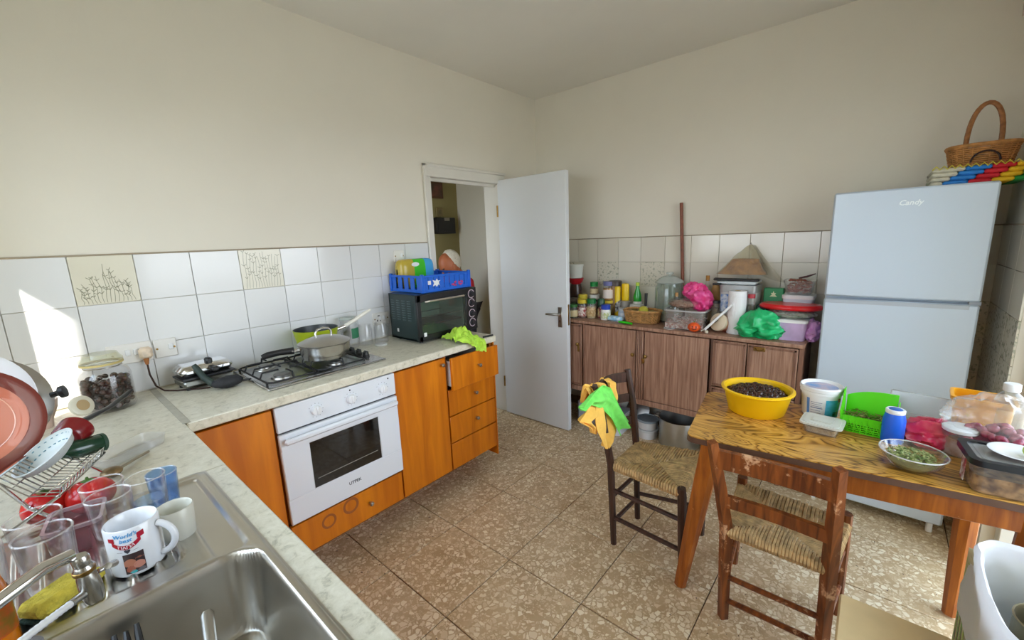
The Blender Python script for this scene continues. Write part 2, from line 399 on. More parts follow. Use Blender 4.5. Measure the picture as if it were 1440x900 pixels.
struct('door_frame', MB().bb(-.66, -.6, YR - .16, YR - .04, 0, 2.1, .004).bb(-2.47, -2.41, YR - .16, YR - .04, 0, 2.1, .004).bb(-2.41, -.66, YR - .16, YR - .04, 2.04, 2.1, .004), FRAMEW, df)
# floor: terrazzo tiles with open joints on a darker bed
fl = struct('floor', MB().bb(-3.67, .0, -3.05, 1.1, -.12, -.006), FGROUT)
FT = .39932; FX = -2.2552; FY = -.7842
cache = {}
def piece(name, x0, x1, y0, y1, z0, z1, m, parent, b=.002):
    key = (round(x1 - x0, 4), round(y1 - y0, 4), round(z1 - z0, 4), m.name)
    if key not in cache:
        cache[key] = mesh(name, MB().box((0, 0, 0), (x1 - x0, y1 - y0, z1 - z0), b), m)
    o = bpy.data.objects.new(name, cache[key]); COL.objects.link(o); o.parent = parent
    o.location = ((x0 + x1) / 2, (y0 + y1) / 2, (z0 + z1) / 2); WM[o.name] = Matrix.Translation(o.location); return o
for i in range(-4, 7):
    for j in range(-6, 6):
        x0 = max(FX + i * FT, -3.47) + .0022; x1 = min(FX + (i + 1) * FT, 0) - .0022
        y0 = max(FY - (j + 1) * FT, YR - .2) + .0022; y1 = min(FY - j * FT, 1.075) - .0022
        if x1 - x0 < .02 or y1 - y0 < .02: continue
        if y0 > .15 and x1 < -2.2: continue
        piece('tile', x0, x1, y0, y1, -.02, random.uniform(-.0006, .0006), TERR, fl, .0015)
# glazed tiles on the three walls
TD = .008
def sprig(m, x, z, h, lean, rng):
    n = 6; pts = []
    for k in range(n + 1): t = k / n; pts.append((x + lean * t * t + .003 * sin(9 * t + x * 50), z + h * min(1, max(0, t + (rng.uniform(-.07, .07) if 0 < k < n else 0)))))
    def strip(a, b, wd):
        dx, dz = b[0] - a[0], b[1] - a[1]; l = sqrt(dx * dx + dz * dz) or 1; nx, nz_ = -dz / l * wd, dx / l * wd
        m.add([(a[0] + nx, -TD - .0006, a[1] + nz_), (a[0] - nx, -TD - .0006, a[1] - nz_), (b[0] - nx, -TD - .0006, b[1] - nz_), (b[0] + nx, -TD - .0006, b[1] + nz_)], [(0, 1, 2, 3)])
    for a, b in zip(pts, pts[1:]): strip(a, b, .0008)
    for k in range(2, n + 1):
        if rng.random() > .35:
            for sgn in (-1, 1):
                a = pts[k]; l = rng.uniform(.005, .011); strip(a, (a[0] + sgn * l, a[1] + rng.uniform(.004, .011)), .0011)
PRINT = mat('8b8a72', .3, name='sprig_print')
PRINT.node_tree.nodes['Principled BSDF'].inputs['Base Color'].default_value = srgb('8d8c74')
for i in range(-4, 8):
    x0 = -2.8392 + i * .1952; x1 = x0 + .1952
    for j in range(3):
        a = max(x0, XW) + .001; b = min(x1, -1.278) - .001; z1 = TZ - j * TS - .001; z0 = TZ - (j + 1) * TS + .001
        if b - a < .02: continue
        dec = (j == 0 and i in (-1, 2))
        t = piece('tile', a, b, -TD, 0, z0, z1, TILEC if dec else TILE, wall_l, .0012)
        if dec:
            m = MB(); rng = random.Random(i + 20)
            xs = [.02 + .155 * k / (13 if i < 0 else 12) for k in range(14 if i < 0 else 13)]
            for q, xx in enumerate(xs):
                hh = (.03 + .135 * (1 - abs(xx - .105) / .1) * rng.uniform(.75, 1.1)) if i < 0 else rng.uniform(.15, .185)
                sprig(m, x0 + xx, z0 + .004, max(.03, min(hh, .18)), rng.uniform(-.02, .004) if i < 0 else 0, rng)
            obj('sprig_print', m, PRINT, t, label='grey-green sprig pattern')
for i in range(0, 16):
    y1 = -.06 - i * .1879; y0 = y1 - .1879
    for j in range(6):
        z1 = 1.494 - j * .188 - .001; z0 = z1 - .186
        a = max(y0, YR) + .001
        if y1 - .001 - a < .02: continue
        piece('tile', -TD, 0, a, y1 - .001, z0, z1, TILED if (j == 1 and i in (1, 3, 5)) or (j >= 2 and i > 13) else TILEB, wall_b, .0012)
for i in range(0, 3):
    for j in range(6):
        z1 = 1.494 - j * .188 - .001
        piece('tile', -.2 * (i + 1) + .001, -.2 * i - (.009 if i == 0 else .001), YR, YR + TD, z1 - .186, z1, TILED if j in (2, 3) else TILEB, wall_r, .0012)
LINE = mat('a0937f', .9, name='tile_edge_shade')  # darker strips stand in for the recess shadow above the tiles
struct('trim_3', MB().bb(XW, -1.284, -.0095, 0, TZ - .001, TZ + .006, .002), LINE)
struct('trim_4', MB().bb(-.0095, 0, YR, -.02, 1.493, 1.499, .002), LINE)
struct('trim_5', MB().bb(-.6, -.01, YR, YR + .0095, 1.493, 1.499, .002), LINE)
struct('baseboard_back', MB().bb(-.012, 0, -2.85, -.02, 0, .075, .002), mat('8c7460', .5, name='skirting', var=.2, vs=30))
struct('baseboard_left', MB().bb(-1.3, -1.24, -.012, 0, 0, .075, .002).bb(-.43, -.013, -.012, 0, 0, .075, .002), mat('6f4a36', .5, name='skirting_brown', var=.2, vs=30))
struct('trim_1', MB().bb(-.10, 0, YR, -2.785, 2.42, HC, .004), mat('cbb9b0', .7, name='pinkish_boxing'))
# hall doorway and its open door
dt = sroot('trim_2')
jm = MB().bb(-1.276, -1.225, -.022, .16, 0, 1.96, .004); struct('jamb', jm, FRAMEW, dt)
struct('jamb', MB().bb(-.525, -.462, -.022, .16, 0, 1.96, .004), FRAMEW, dt)
struct('door_head', MB().bb(-1.276, -.462, -.022, .16, 1.96, 2.035, .004).bb(-1.225, -.525, .03, .05, 1.94, 1.96), FRAMEW, dt)
struct('architrave', MB().bb(-1.283, -1.262, -.03, -.01, 0, 2.045, .005).bb(-1.283, -.455, -.03, -.01, 2.025, 2.047, .005), FRAMEW, dt)
dl = sroot('door_1')
struct('door_leaf', MB().bb(-.545, -.503, -.668, -.012, .008, 1.985, .003), DOORW, dl)
hp = MB().box((-.549, -.607, .92), (.008, .036, .155), .003); struct('handle_plate', hp, STEELB, dl)
struct('lever', MB().tube([(-.55, -.607, .945), (-.585, -.607, .945), (-.59, -.6, .945), (-.592, -.53, .945), (-.588, -.505, .943)], .009, 10), STEELB, dl)
struct('keyhole', MB().box((-.5535, -.607, .89), (.002, .007, .018)), BLACK, dl)
struct('lock_face', MB().box((-.524, -.6685, .94), (.02, .003, .16), .001), BRASS, dl)
for z in (.25, 1.7): struct('hinge', MB().cyl((-.548, -.008, z), (-.548, -.008, z + .09), .007, n=10), BRASS, dl)
# ================================================================== KITCHEN UNITS
# worktops
wt = MB().bb(-2.864, -1.262, -.6, -.001, .882, .922, .004)
solo('worktop', wt, MARB, 'mottled cream laminate worktop under the hob and the black mini oven', 'worktop')
SX0, SX1, SY0, SY1 = -3.425, -2.93, -2.05, -1.045
w2 = MB().bb(XW + .001, -2.868, SY1, -.001, .882, .922, .003).bb(SX1, -2.868, -2.6, SY1, .882, .922, .003).bb(XW + .001, SX0, -2.6, SY1, .882, .922, .003).bb(SX0, SX1, -2.6, SY0, .882, .922, .003)
solo('worktop', w2, MARB, 'mottled cream laminate worktop around the stainless sink', 'worktop')
solo('joint_strip', MB().bb(-2.876, -2.852, -.598, -.004, .9221, .924, .0008), mat('b9b5a6', .45, .3, name='joint_strip', var=.1, vs=30), 'thin aluminium strip covering the joint between the two worktops', 'strip')
CYF = -.58
def knob(p, parent, dirn=(0, -1, 0), m=None, r=.011):
    d = Vector(dirn); p = Vector(p)
    mb = MB().lathe([(r * .55, 0), (r * .55, .012), (r, .016), (r * 1.0, .022), (r * .6, .027), (0, .028)], p, 14, d)
    return obj('knob', mb, m or STEELB, parent)
def carcass(x0, x1, y0=-.562, z0=.165, z1=.881):
    m = MB().bb(x0, x0 + .016, y0, -.012, z0, z1).bb(x1 - .016, x1, y0, -.012, z0, z1).bb(x0, x1, -.03, -.012, z0, z1).bb(x0, x1, y0, -.012, z0, z0 + .016)
    m.bb(x0, x1, -.36, -.345, .0, z0); return m
DOORO = lambda x0, x1, z0, z1, y=CYF: MB().bb(x0 + .002, x1 - .002, y, y + .018, z0 + .002, z1 - .002, .002)
c1 = thing('base_cabinet', 'plain orange corner cabinet left of the white oven', 'cabinet', (-2.72, -.3, 0))
obj('body', carcass(-2.86, -2.587), ORANGED, c1); obj('door', DOORO(-2.862, -2.587, .165, .87), ORANGE, c1)
c2 = thing('oven_cabinet', 'orange oven housing with a drawer under the white oven', 'cabinet', (-2.3, -.3, 0))
obj('body', carcass(-2.585, -2.013).bb(-2.585, -2.013, -.562, -.02, .325, .337), ORANGED, c2)
d = obj('drawer', DOORO(-2.583, -2.015, .165, .326), ORANGE, c2); knob((-2.212, CYF, .248), d)
st = MB()
for (cx, cz, r) in ((-2.42, .265, .035), (-2.31, .285, .04)): st.lathe([(r, 0), (r * .75, .0004), (r * .7, .0), ], (cx, CYF - .0006, cz), 20, (0, -1, 0))
obj('ring_stain', st, mat('96521c', .6, name='water_stain'), d)
c3 = thing('base_cabinet', 'tall orange single-door cabinet between oven and drawers', 'cabinet', (-1.84, -.3, 0))
obj('body', carcass(-2.011, -1.669), ORANGED, c3); d = obj('door', DOORO(-2.011, -1.669, .165, .87), ORANGE, c3); knob((-1.70, CYF, .835), d)
c4 = thing('drawer_cabinet', 'orange cabinet of four drawers, the top one pulled ajar', 'cabinet', (-1.47, -.3, 0))
obj('body', carcass(-1.667, -1.272), ORANGED, c4); obj('end_panel', MB().bb(-1.272, -1.262, -.578, -.012, .1, .881), ORANGE, c4)
for k, (z0, z1) in enumerate(((.672, .868), (.505, .668), (.336, .502), (.165, .333))):
    y = CYF - (.045 if k == 0 else 0)
    d = obj('drawer', DOORO(-1.663, -1.275, z0, z1, y), ORANGE, c4)
    if k == 0:
        obj('drawer_box', MB().bb(-1.645, -1.632, y + .018, -.1, .69, .84).bb(-1.306, -1.293, y + .018, -.1, .69, .84).bb(-1.632, -1.306, y + .018, -.1, .69, .70), WHITE, d)
    if k < 3: knob((-1.452, y, (z0 + z1) / 2 + .01), d)
scab = thing('sink_cabinet', 'orange cabinet run below the sink worktop', 'cabinet', (-3.18, -1.5, 0))
obj('body', MB().bb(-3.45, -2.91, -2.58, -2.56, .165, .881).bb(-2.93, -2.912, -2.58, -.64, .1, .881).bb(-3.45, -2.93, -2.56, -.64, .165, .18), ORANGED, scab)
for k in range(3): dd = obj('door', MB().bb(-2.91, -2.892, -.64 - .645 * (k + 1) + .002, -.64 - .645 * k - .002, .165, .87, .002), ORANGE, scab); knob((-2.892, -1.2 - .645 * k, .8), dd, (1, 0, 0))
# built-in oven
ov = thing('built_in_oven', 'white built-in electric oven with dark glass and three knobs', 'oven', (-2.3, -.3, .337))
OX0, OX1 = -2.582, -2.016; OXc = (OX0 + OX1) / 2
obj('body', MB().bb(OX0 + .01, OX1 - .01, -.575, -.04, .342, .875), mat('b5b5b5', .4, .6, name='oven_casing'), ov)
cp = obj('control_panel', MB().bb(OX0, OX1, -.596, -.575, .765, .876, .003), WHITEG, ov)
dk = mat('44464a', .6, name='grey_print')
for x in (-2.42, -2.257, -2.092):
    kb = obj('knob', MB().lathe([(.021, 0), (.022, .004), (.019, .018), (.0, .019)], (x, -.596, .817), 20, (0, -1, 0)).box((x, -.6175, .817), (.008, .010, .036), .003), WHITE, ov)
    tk = MB()
    for q in range(10):
        a = rad(-60 + q * 30); tk.box((x + .031 * sin(a), -.5965, .817 + .031 * cos(a)), (.0022, .0012, .0022))
    obj('dial_marks', tk, dk, cp)
for x in (-2.257, -2.055): obj('indicator_lamp', MB().lathe([(.004, 0), (.003, .002), (0, .003)], (x, -.596, .858), 10, (0, -1, 0)), BLACK, cp)
obj('gap', MB().bb(OX0 + .004, OX1 - .004, -.585, -.578, .756, .766), BLACK, ov)
dr = obj('door', MB().bb(OX0, OX1, -.602, -.579, .343, .465, .004).bb(OX0, OX1, -.602, -.579, .682, .757, .004).bb(OX0, -2.466, -.602, -.579, .46, .69, .004).bb(-2.132, OX1, -.602, -.579, .46, .69, .004), WHITEG, ov)
obj('window', MB().bb(-2.47, -2.128, -.598, -.586, .46, .688), mat('14110d', .06, name='dark_oven_glass', coat=.5), dr)
obj('rack_bar', MB().tube([(-2.45, -.5985, .505), (-2.15, -.5985, .512)], .002, 6), STEELB, dr)
obj('handle', MB().box((OXc, -.622, .728), (.545, .02, .026), .008).box((-2.55, -.608, .728), (.02, .02, .02), .003).box((-2.05, -.608, .728), (.02, .02, .02), .003), WHITEG, dr)
V, F = txt('UTPEK', .021, .0006); obj('maker_name', decal(V, F, lambda x, y: (-2.285 + x, -.6028, .41 + y)), dk, dr)
obj('foot_strip', MB().bb(OX0, OX1, -.59, -.575, .337, .343), BLACK, ov)
# hob
hb = thing('gas_hob', 'stainless four-burner gas hob with black pan supports', 'hob', (-2.28, -.265, .922))
HX0, HX1, HY0, HY1 = -2.56, -1.99, -.495, -.045
obj('plate', MB().bb(HX0, HX1, HY0, HY1, .9225, .931, .004), STEEL, hb)
obj('well', MB().bb(HX0 + .025, -2.07, HY0 + .03, HY1 - .02, .9312, .9325, .0005), mat('a9a9a8', .3, 1.0, name='hob_well', var=.12, vs=14), hb)
BUR = ((-2.455, -.375, .048), (-2.452, -.14, .033), (-2.205, -.385, .034), (-2.205, -.14, .045))
for (x, y, r) in BUR:
    b = obj('burner', MB().lathe([(r * 1.5, .9325), (r * 1.45, .936), (r * 1.05, .938), (r, .945), (r * .8, .947), (0, .947)], (x, y, 0), 24), STEELB, hb)
    obj('burner_cap', MB().lathe([(r * .78, .947), (r * .8, .952), (r * .6, .955), (0, .956)], (x, y, 0), 24), mat('8d8c8a', .35, .8, name='burner_cap'), b)
def support(x0, x1):
    g = MB(); z = .972; r = .0042; y0, y1 = HY0 + .035, HY1 - .025
    c = .02
    g.tube([(x0 + c, y0, .945), (x1 - c, y0, .945), (x1, y0 + c, .945), (x1, y1 - c, .945), (x1 - c, y1, .945), (x0 + c, y1, .945), (x0, y1 - c, .945), (x0, y0 + c, .945)], r, 8, closed=True)
    xc = (x0 + x1) / 2; ym = (y0 + y1) / 2
    for yb in (y0 + .1, y1 - .095):
        g.tube([(x0, yb, .945), (x0 + .012, yb, z), (xc - .025, yb, z)], r, 8); g.tube([(x1, yb, .945), (x1 - .012, yb, z), (xc + .025, yb, z)], r, 8)
    for (ya, yb, s_) in ((y0, y0 + .075, 1), (y1, y1 - .07, -1)): g.tube([(xc, ya, .945), (xc, ya + s_ * .012, z), (xc, yb, z)], r, 8)
    g.tube([(xc, ym - .05, z), (xc, ym, z), (xc, ym + .05, z)], r, 8); g.tube([(x0, ym, .945), (x0 + .012, ym, z), (x1 - .012, ym, z), (x1, ym, .945)], r, 8)
    for x in (x0, x1):
        for y in (y0 + c, y1 - c): g.cyl((x, y, .931), (x, y, .945), .005, n=8)
    return g
obj('pan_support', support(-2.545, -2.335), BLACKM, hb); obj('pan_support', support(-2.322, -2.085), BLACKM, hb)
for y in (-.15, -.222, -.295, -.368):
    obj('control_knob', MB().lathe([(.019, .931), (.019, .937), (.0155, .94), (.014, .957), (0, .958)], (-2.032, y, 0), 18).box((-2.032, y, .958), (.007, .026, .008), .002), BLACK, hb)
# saucepan with domed lid
PX, PY = -2.232, -.342
sp = thing('saucepan', 'steel saucepan with domed lid and black handle on the hob', 'saucepan', (PX, PY, .976))
obj('pot', MB().lathe([(0, .976), (.098, .976), (.104, .98), (.108, .995), (.115, 1.015), (.117, 1.038), (.122, 1.048), (.119, 1.05), (.114, 1.045), (.112, 1.0), (.1, .982), (0, .981)], (PX, PY, 0), 40), STEEL, sp)
ld = obj('lid', MB().lathe([(.121, 1.05), (.122, 1.053), (.112, 1.058), (.09, 1.068), (.06, 1.077), (.03, 1.082), (0, 1.083)], (PX, PY, 0), 40), STEELB, sp)
obj('lid_handle', MB().tube([(PX - .038, PY, 1.074), (PX - .04, PY, 1.1), (PX - .028, PY, 1.116), (PX, PY, 1.122), (PX + .028, PY, 1.116), (PX + .04, PY, 1.1), (PX + .038, PY, 1.074)], .0065, 10, flat=.8), STEEL, ld)
hd = Vector((-.97, .22, 0)).normalized(); e = Vector((PX, PY, 1.03))
obj('bracket', MB().tube([e + hd * .112, e + hd * .15 + Vector((0, 0, .002))], .013, 10, flat=.8), STEEL, sp)
obj('handle', MB().tube([e + hd * .14 + Vector((0, 0, .002)), e + hd * .2 + Vector((0, 0, .004)), e + hd * .25, e + hd * .275 + Vector((0, 0, -.006))], [.013, .011, .012, .009], 12, flat=1.3), BLACK, sp)
# green frying pan behind it
GX, GY = -2.17, -.12
gp = thing('frying_pan', 'lime green deep pan with dark lining and cream handle, behind the saucepan', 'pan', (GX, GY, .976))
LIME = mat('a9b81f', .4, name='lime_enamel')
obj('pan_body', MB().lathe([(0, .976), (.085, .976), (.092, .98), (.110, 1.07), (.113, 1.084), (.110, 1.084)], (GX, GY, 0), 40), LIME, gp)
obj('lining', MB().lathe([(.112, 1.0845), (.1085, 1.084), (.091, .985), (0, .983)], (GX, GY, 0), 40), mat('3a3e40', .4, name='dark_nonstick'), gp)
h2 = Vector((.93, -.15, 0)).normalized(); e = Vector((GX, GY, 1.06))
obj('collar', MB().tube([e + h2 * .112, e + h2 * .155 + Vector((0, 0, .01))], .011, 10), STEEL, gp)
obj('handle', MB().tube([e + h2 * .15 + Vector((0, 0, .009)), e + h2 * .2 + Vector((0, 0, .03)), e + h2 * .27 + Vector((0, 0, .065)), e + h2 * .31 + Vector((0, 0, .083))], [.010, .011, .0105, .008], 10), mat('e3dfd3', .4, name='cream_plastic'), gp)
# ---- glass jars right of the hob
def glassjar(name, label, x, y, z, r, h, neck, n=28, group=None):
    t = thing(name, label, 'jar', (x, y, z), group=group)
    obj('jar_body', MB().lathe([(0, .004), (r * .9, .002), (r, .012), (r, h * .78), (neck, h * .9), (neck, h), (neck - .004, h), (neck - .004, h * .9), (r - .004, h * .77), (r - .004, .014), (0, .01)], (x, y, z), n), GL, t)
    return t
t = glassjar('glass_jar', 'tall clear jar with a green label behind the hob knobs', -1.955, -.07, .922, .05, .175, .047)
obj('paper_label', MB().grid(lambda u, v: (-1.955 + .0506 * cos(rad(255 + 75 * u)), -.07 + .0506 * sin(rad(255 + 75 * u)), .922 + .06 + .06 * v), 10, 1), mat('2f7a55', .6, name='green_paper'), t)
obj('lid', MB().lathe([(.049, .172), (.05, .182), (.0, .184)], (-1.955, -.07, .922), 28), glass('dde6df', .1, .5), t)
glassjar('glass_jar', 'small empty glass jar, left of the pair by the mini oven', -1.868, -.09, .922, .042, .125, .036)
glassjar('glass_jar', 'small empty glass jar nearest the mini oven', -1.775, -.115, .922, .043, .125, .036)
solo('jar_lid', MB().lathe([(0, 0), (.034, 0), (.036, .006), (.034, .01), (0, .009)], (-1.825, -.185, .9225), 24), mat('d5d5d2', .4, .3, name='tin_lid'), 'flat white jar lid lying in front of two empty jars', 'lid')
# ---- mini oven
mo = thing('mini_oven', 'black countertop mini oven with glass door on the worktop', 'oven', (-1.45, -.245, .922))
MX0, MX1, MY0, MY1, MZ0, MZ1 = -1.69, -1.205, -.385, -.1, .936, 1.216
obj('casing', MB().bb(MX0, MX0 + .006, MY0 + .015, MY1, MZ0, MZ1, .002).bb(MX1 - .1, MX1, MY0 + .015, MY1, MZ0, MZ1, .004).bb(MX0, MX1, MY0 + .015, MY1, MZ1 - .012, MZ1, .005).bb(MX0, MX1, MY0 + .015, MY1, MZ0, MZ0 + .015, .003).bb(MX0, MX1, MY1 - .01, MY1, MZ0, MZ1), DGREEN, mo)
obj('front_frame', MB().bb(MX0, MX1 - .085, MY0, MY0 + .018, MZ0, MZ0 + .035, .004).bb(MX0, MX1 - .085, MY0, MY0 + .018, MZ1 - .045, MZ1, .004).bb(MX0, MX0 + .03, MY0, MY0 + .018, MZ0, MZ1, .004).bb(MX1 - .095, MX1, MY0, MY0 + .018, MZ0, MZ1, .004), BLACK, mo)
obj('cavity', MB().bb(MX0 + .02, MX0 + .022, MY0 + .02, MY1 - .02, MZ0 + .03, MZ1 - .03).bb(MX1 - .11, MX1 - .108, MY0 + .02, MY1 - .02, MZ0 + .03, MZ1 - .03).bb(MX0 + .02, MX1 - .11, MY1 - .022, MY1 - .02, MZ0 + .03, MZ1 - .03).bb(MX0 + .02, MX1 - .11, MY0 + .02, MY1 - .02, MZ0 + .028, MZ0 + .03), mat('c2c9bf', .4, .3, name='oven_lining'), mo)
obj('tray', MB().bb(MX0 + .025, MX1 - .115, MY0 + .03, MY1 - .03, 1.02, 1.03, .003), BLACKM, mo)
obj('rack', MB().tube([(MX0 + .03, MY0 + .04, 1.07), (MX1 - .12, MY0 + .04, 1.07)], .003, 6).tube([(MX0 + .03, MY1 - .05, 1.07), (MX1 - .12, MY1 - .05, 1.07)], .003, 6), STEEL, mo)
gd = obj('glass_door', MB().bb(MX0 + .03, MX1 - .095, MY0 + .004, MY0 + .009, MZ0 + .035, MZ1 - .045), glass('cfdcd6', .04, .03, name='tinted_glass'), mo)
obj('handle', MB().tube([(MX0 + .06, MY0 - .004, MZ1 - .045), (MX0 + .07, MY0 - .03, MZ1 - .04), (MX1 - .14, MY0 - .03, MZ1 - .04), (MX1 - .13, MY0 - .004, MZ1 - .045)], .006, 10), mat('c9c2b4', .3, .8, name='handle_metal'), gd)
for z in (1.175, 1.115, 1.045, .985):
    k = obj('control_knob', MB().lathe([(.022, 0), (.021, .004), (.016, .005), (.015, .018), (0, .019)], (MX1 - .048, MY0, z), 18, (0, -1, 0)), mat('26262a', .35, name='knob_black'), mo)
    obj('dial_ring', MB().lathe([(.0285, 0), (.0285, .0012), (.0245, .0012), (.0245, 0)], (MX1 - .048, MY0 - .0005, z), 22, (0, -1, 0)), mat('c6b2bd', .4, name='dial_print'), k)
for c in range(4):
    for r in range(9): obj('vent_slot', MB().box((MX0 - .0008, -.325 + c * .055 + .02, 1.06 + r * .0145), (.003, .034, .005), .001), mat('4a6063', .4, name='slot_edge'), mo)
obj('sticker', MB().box((MX0 - .001, -.175, .99), (.002, .016, .022)).box((MX0 + .045, MY0 - .001, .975), (.02, .002, .024)), WHITE, mo)
for x in (MX0 + .04, MX1 - .04):
    for y in (MY0 + .04, MY1 - .04): obj('foot', MB().cyl((x, y, .922), (x, y, .937), .012, n=10), BLACK, mo)
# ---- blue crate and its contents
BLUE = mat('1d62cc', .35, name='blue_plastic')
cr = thing('plastic_crate', 'bright blue slatted plastic crate on top of the mini oven', 'crate', (-1.42, -.23, 1.216))
KX0, KX1, KY0, KY1, KZ0, KZ1 = -1.615, -1.235, -.352, -.032, 1.218, 1.322
obj('base', MB().bb(KX0, KX1, KY0, KY1, KZ0, KZ0 + .006), BLUE, cr)
rim = MB()
for y in (KY0, KY1): rim.bb(KX0, KX1, y - .005, y + .005, KZ1 - .014, KZ1, .002).bb(KX0, KX1, y - .004, y + .004, KZ0, KZ0 + .02, .002)
for x in (KX0, KX1): rim.bb(x - .005, x + .005, KY0, KY1, KZ1 - .014, KZ1, .002).bb(x - .004, x + .004, KY0, KY1, KZ0, KZ0 + .02, .002)
for (x, y) in ((KX0, KY0), (KX1, KY0), (KX0, KY1), (KX1, KY1)): rim.bb(x - .01, x + .01, y - .01, y + .01, KZ0, KZ1 + .008, .003)
obj('rim', rim, BLUE, cr)
for k in range(9):
    x = KX0 + (KX1 - KX0) * (k + .5) / 9
    for y in (KY0, KY1): obj('slat', MB().bb(x - .0185, x + .0185, y - .003, y + .003, KZ0 + .01, KZ1 - .006, .001), BLUE, cr)
for k in range(5):
    y = KY0 + (KY1 - KY0) * (k + .5) / 5
    for x in (KX0, KX1): obj('slat', MB().bb(x - .003, x + .003, y - .02, y + .02, KZ0 + .01, KZ1 - .006, .001), BLUE, cr)
obj('printed_mark', MB().box((KX0 + .05, KY0 - .0045, 1.277), (.022, .002, .024)), WHITE, cr)
dv = MB().prism([(-.03, -.02), (-.012, -.012), (0, -.024), (.012, -.01), (.022, -.018), (.018, .004), (.03, .014), (.012, .012), (.004, .026), (-.008, .012), (-.03, .02), (-.02, 0)], 0, .002, Matrix.Translation((KX0 + .105, KY0 - .004, 1.272)) @ Matrix.Rotation(pi / 2, 4, 'X'))
obj('printed_mark', dv, WHITE, cr)
fl_ = MB(); rng = random.Random(4)
for k in range(26): fl_.lathe([(rng.uniform(.004, .008), 0), (0, .0012)], (KX0 + (.245 if k % 2 else .305) + rng.uniform(-.02, .02), KY0 - .0042, 1.252 + rng.uniform(-.012, .014)), 5, (0, -1, 0))
obj('floral_print', fl_, mat('b23a78', .5, name='pink_print'), cr)
def puffpack(name, label, c, d, m, parts, seed=0, bulge=.35):
    t = thing(name, label, 'pack', (c[0], c[1], c[2] - d[2] / 2))
    mb = MB(); mb.ell(c, (d[0] / 2, d[1] / 2, d[2] / 2), 28, 14, lambda v: (1 / max((abs(v.x) ** 6 + abs(v.y) ** 3 + abs(v.z) ** 6) ** (1 / 5.0), .3)) * (1 + .035 * nz(v * 4 + Vector((seed, 0, 0)))))
    obj('wrap', mb, m, t); return t
def bandpack(label, x0, x1, y, z0, z1, cols, dep=.07):
    t = thing('wipes_pack', label, 'pack', ((x0 + x1) / 2, y, z0))
    n = len(cols)
    for k, (a, b, cc) in enumerate(cols):
        def f(u, v, a=a, b=b):
            s_ = a + (b - a) * u; X = x0 + (x1 - x0) * s_; q = max(.02, 1 - (2 * s_ - 1) ** 8); th = 2 * pi * v
            hy = dep / 2 * (q ** .5); hz = (z1 - z0) / 2 * (q ** .25)
            ex = lambda c_: math.copysign(abs(c_) ** .55, c_)
            return (X, y + hy * ex(cos(th)), (z0 + z1) / 2 + hz * ex(sin(th)))
        obj('wrap', MB().grid(f, 10, 32), mat(cc, .25, name='printed_film'), t, label='%s part of the wrapper' % ('yellow', 'green', 'blue')[k % 3])
    obj('reseal_flap', MB().lathe([(0, .002), (.028, .001), (.03, 0)], ((x0 + x1) / 2 - .03, y - dep / 2, z1 - .035), 20, (0, -1, 0), sy=.45), WHITE, t)
    return t
bandpack('green, blue and yellow wipes pack standing in the blue crate', -1.607, -1.33, -.092, 1.226, 1.417, ((0, .36, 'b9a23c'), (.36, .68, '3fbb2c'), (.68, 1, '3f9fd9')), .10)
# ---- cloth, dropped over the worktop edge
def cloth1(u, v):
    w_ = 1 - .25 * abs(2 * v - .8)
    x = -1.475 + (.155 * (u - .5)) * w_ + .012 * sin(9 * v); s_ = v
    if s_ < .66: y = -.40 - .31 * s_; z = .93 + .05 * max(0, sin(pi * min(1, s_ / .66))) * (1 - abs(2 * u - 1) ** 2) + .045 * abs(nz((u * 5, v * 6, 1)))
    else: y = -.606 - .026 - .012 * sin(8 * u); z = .934 - (s_ - .66) * .26 * (.3 + .8 * u * (2 - u) * .8); x += .05 * (s_ - .66)
    return (x + .02 * nz((u * 4, v * 4, 5)), y, z + .018 * abs(nz((u * 9, v * 9, 3))))
solo('dishcloth', MB().grid(cloth1, 36, 40, .003), mat('b6e04a', .9, name='lime_cloth', var=.15, vs=60, bmp=.3, bs=250), 'crumpled lime green dishcloth hanging over the worktop edge below the mini oven', 'cloth')
solo('pen', MB().cyl((-1.36, -.585, .928), (-1.285, -.597, .927), .0055, n=10), BLACK, 'short black stick-like tool at the worktop end above the drawers', 'tool')
# ---- sockets on the tiles
def socket(x0, x1, z0, z1, label, toggles=1, holes=True, name='wall_socket'):
    t = thing(name, label, 'socket', ((x0 + x1) / 2, -TD, z0))
    obj('plate', MB().bb(x0, x1, -TD - .009, -TD, z0, z1, .003), mat('e3e0da', .35, name='socket_white'), t)
    xc = (x0 + x1) / 2; zc = (z0 + z1) / 2
    for k in range(toggles): obj('rocker', MB().box((xc + .018 - (k * .026 if toggles > 1 else 0), -TD - .011, zc + .004), (.017, .006, .026), .002), WHITE, t)
    for s_ in (-1, 1): obj('screw', MB().lathe([(.0045, 0), (.004, .0015), (0, .002)], (xc + s_ * (x1 - x0) * .38, -TD - .009, zc), 10, (0, -1, 0)), BRASS, t)
    if holes: obj('pin_hole', MB().box((xc - .018, -TD - .0095, zc + .02), (.014, .002, .006)).box((xc - .028, -TD - .0095, zc - .01), (.006, .002, .012)).box((xc - .008, -TD - .0095, zc - .01), (.006, .002, .012)), BLACK, t)
    return t
socket(-2.985, -2.838, 1.057, 1.143, 'double white socket with a brown plug, behind the big olive jar', 2, False)
socket(-2.832, -2.752, 1.057, 1.14, 'single white cooker switch plate beside the double socket', 1, False, 'wall_switch')
socket(-1.568, -1.49, 1.4, 1.475, 'white light switch above the blue crate', 1, False, 'wall_switch')
socket(-1.765, -1.645, 1.01, 1.09, 'white double socket low behind the small glass jars', 2, True)
pg = thing('power_plug', 'brown and white plug in the double socket with a braided flex', 'plug', (-2.865, -.02, 1.06))
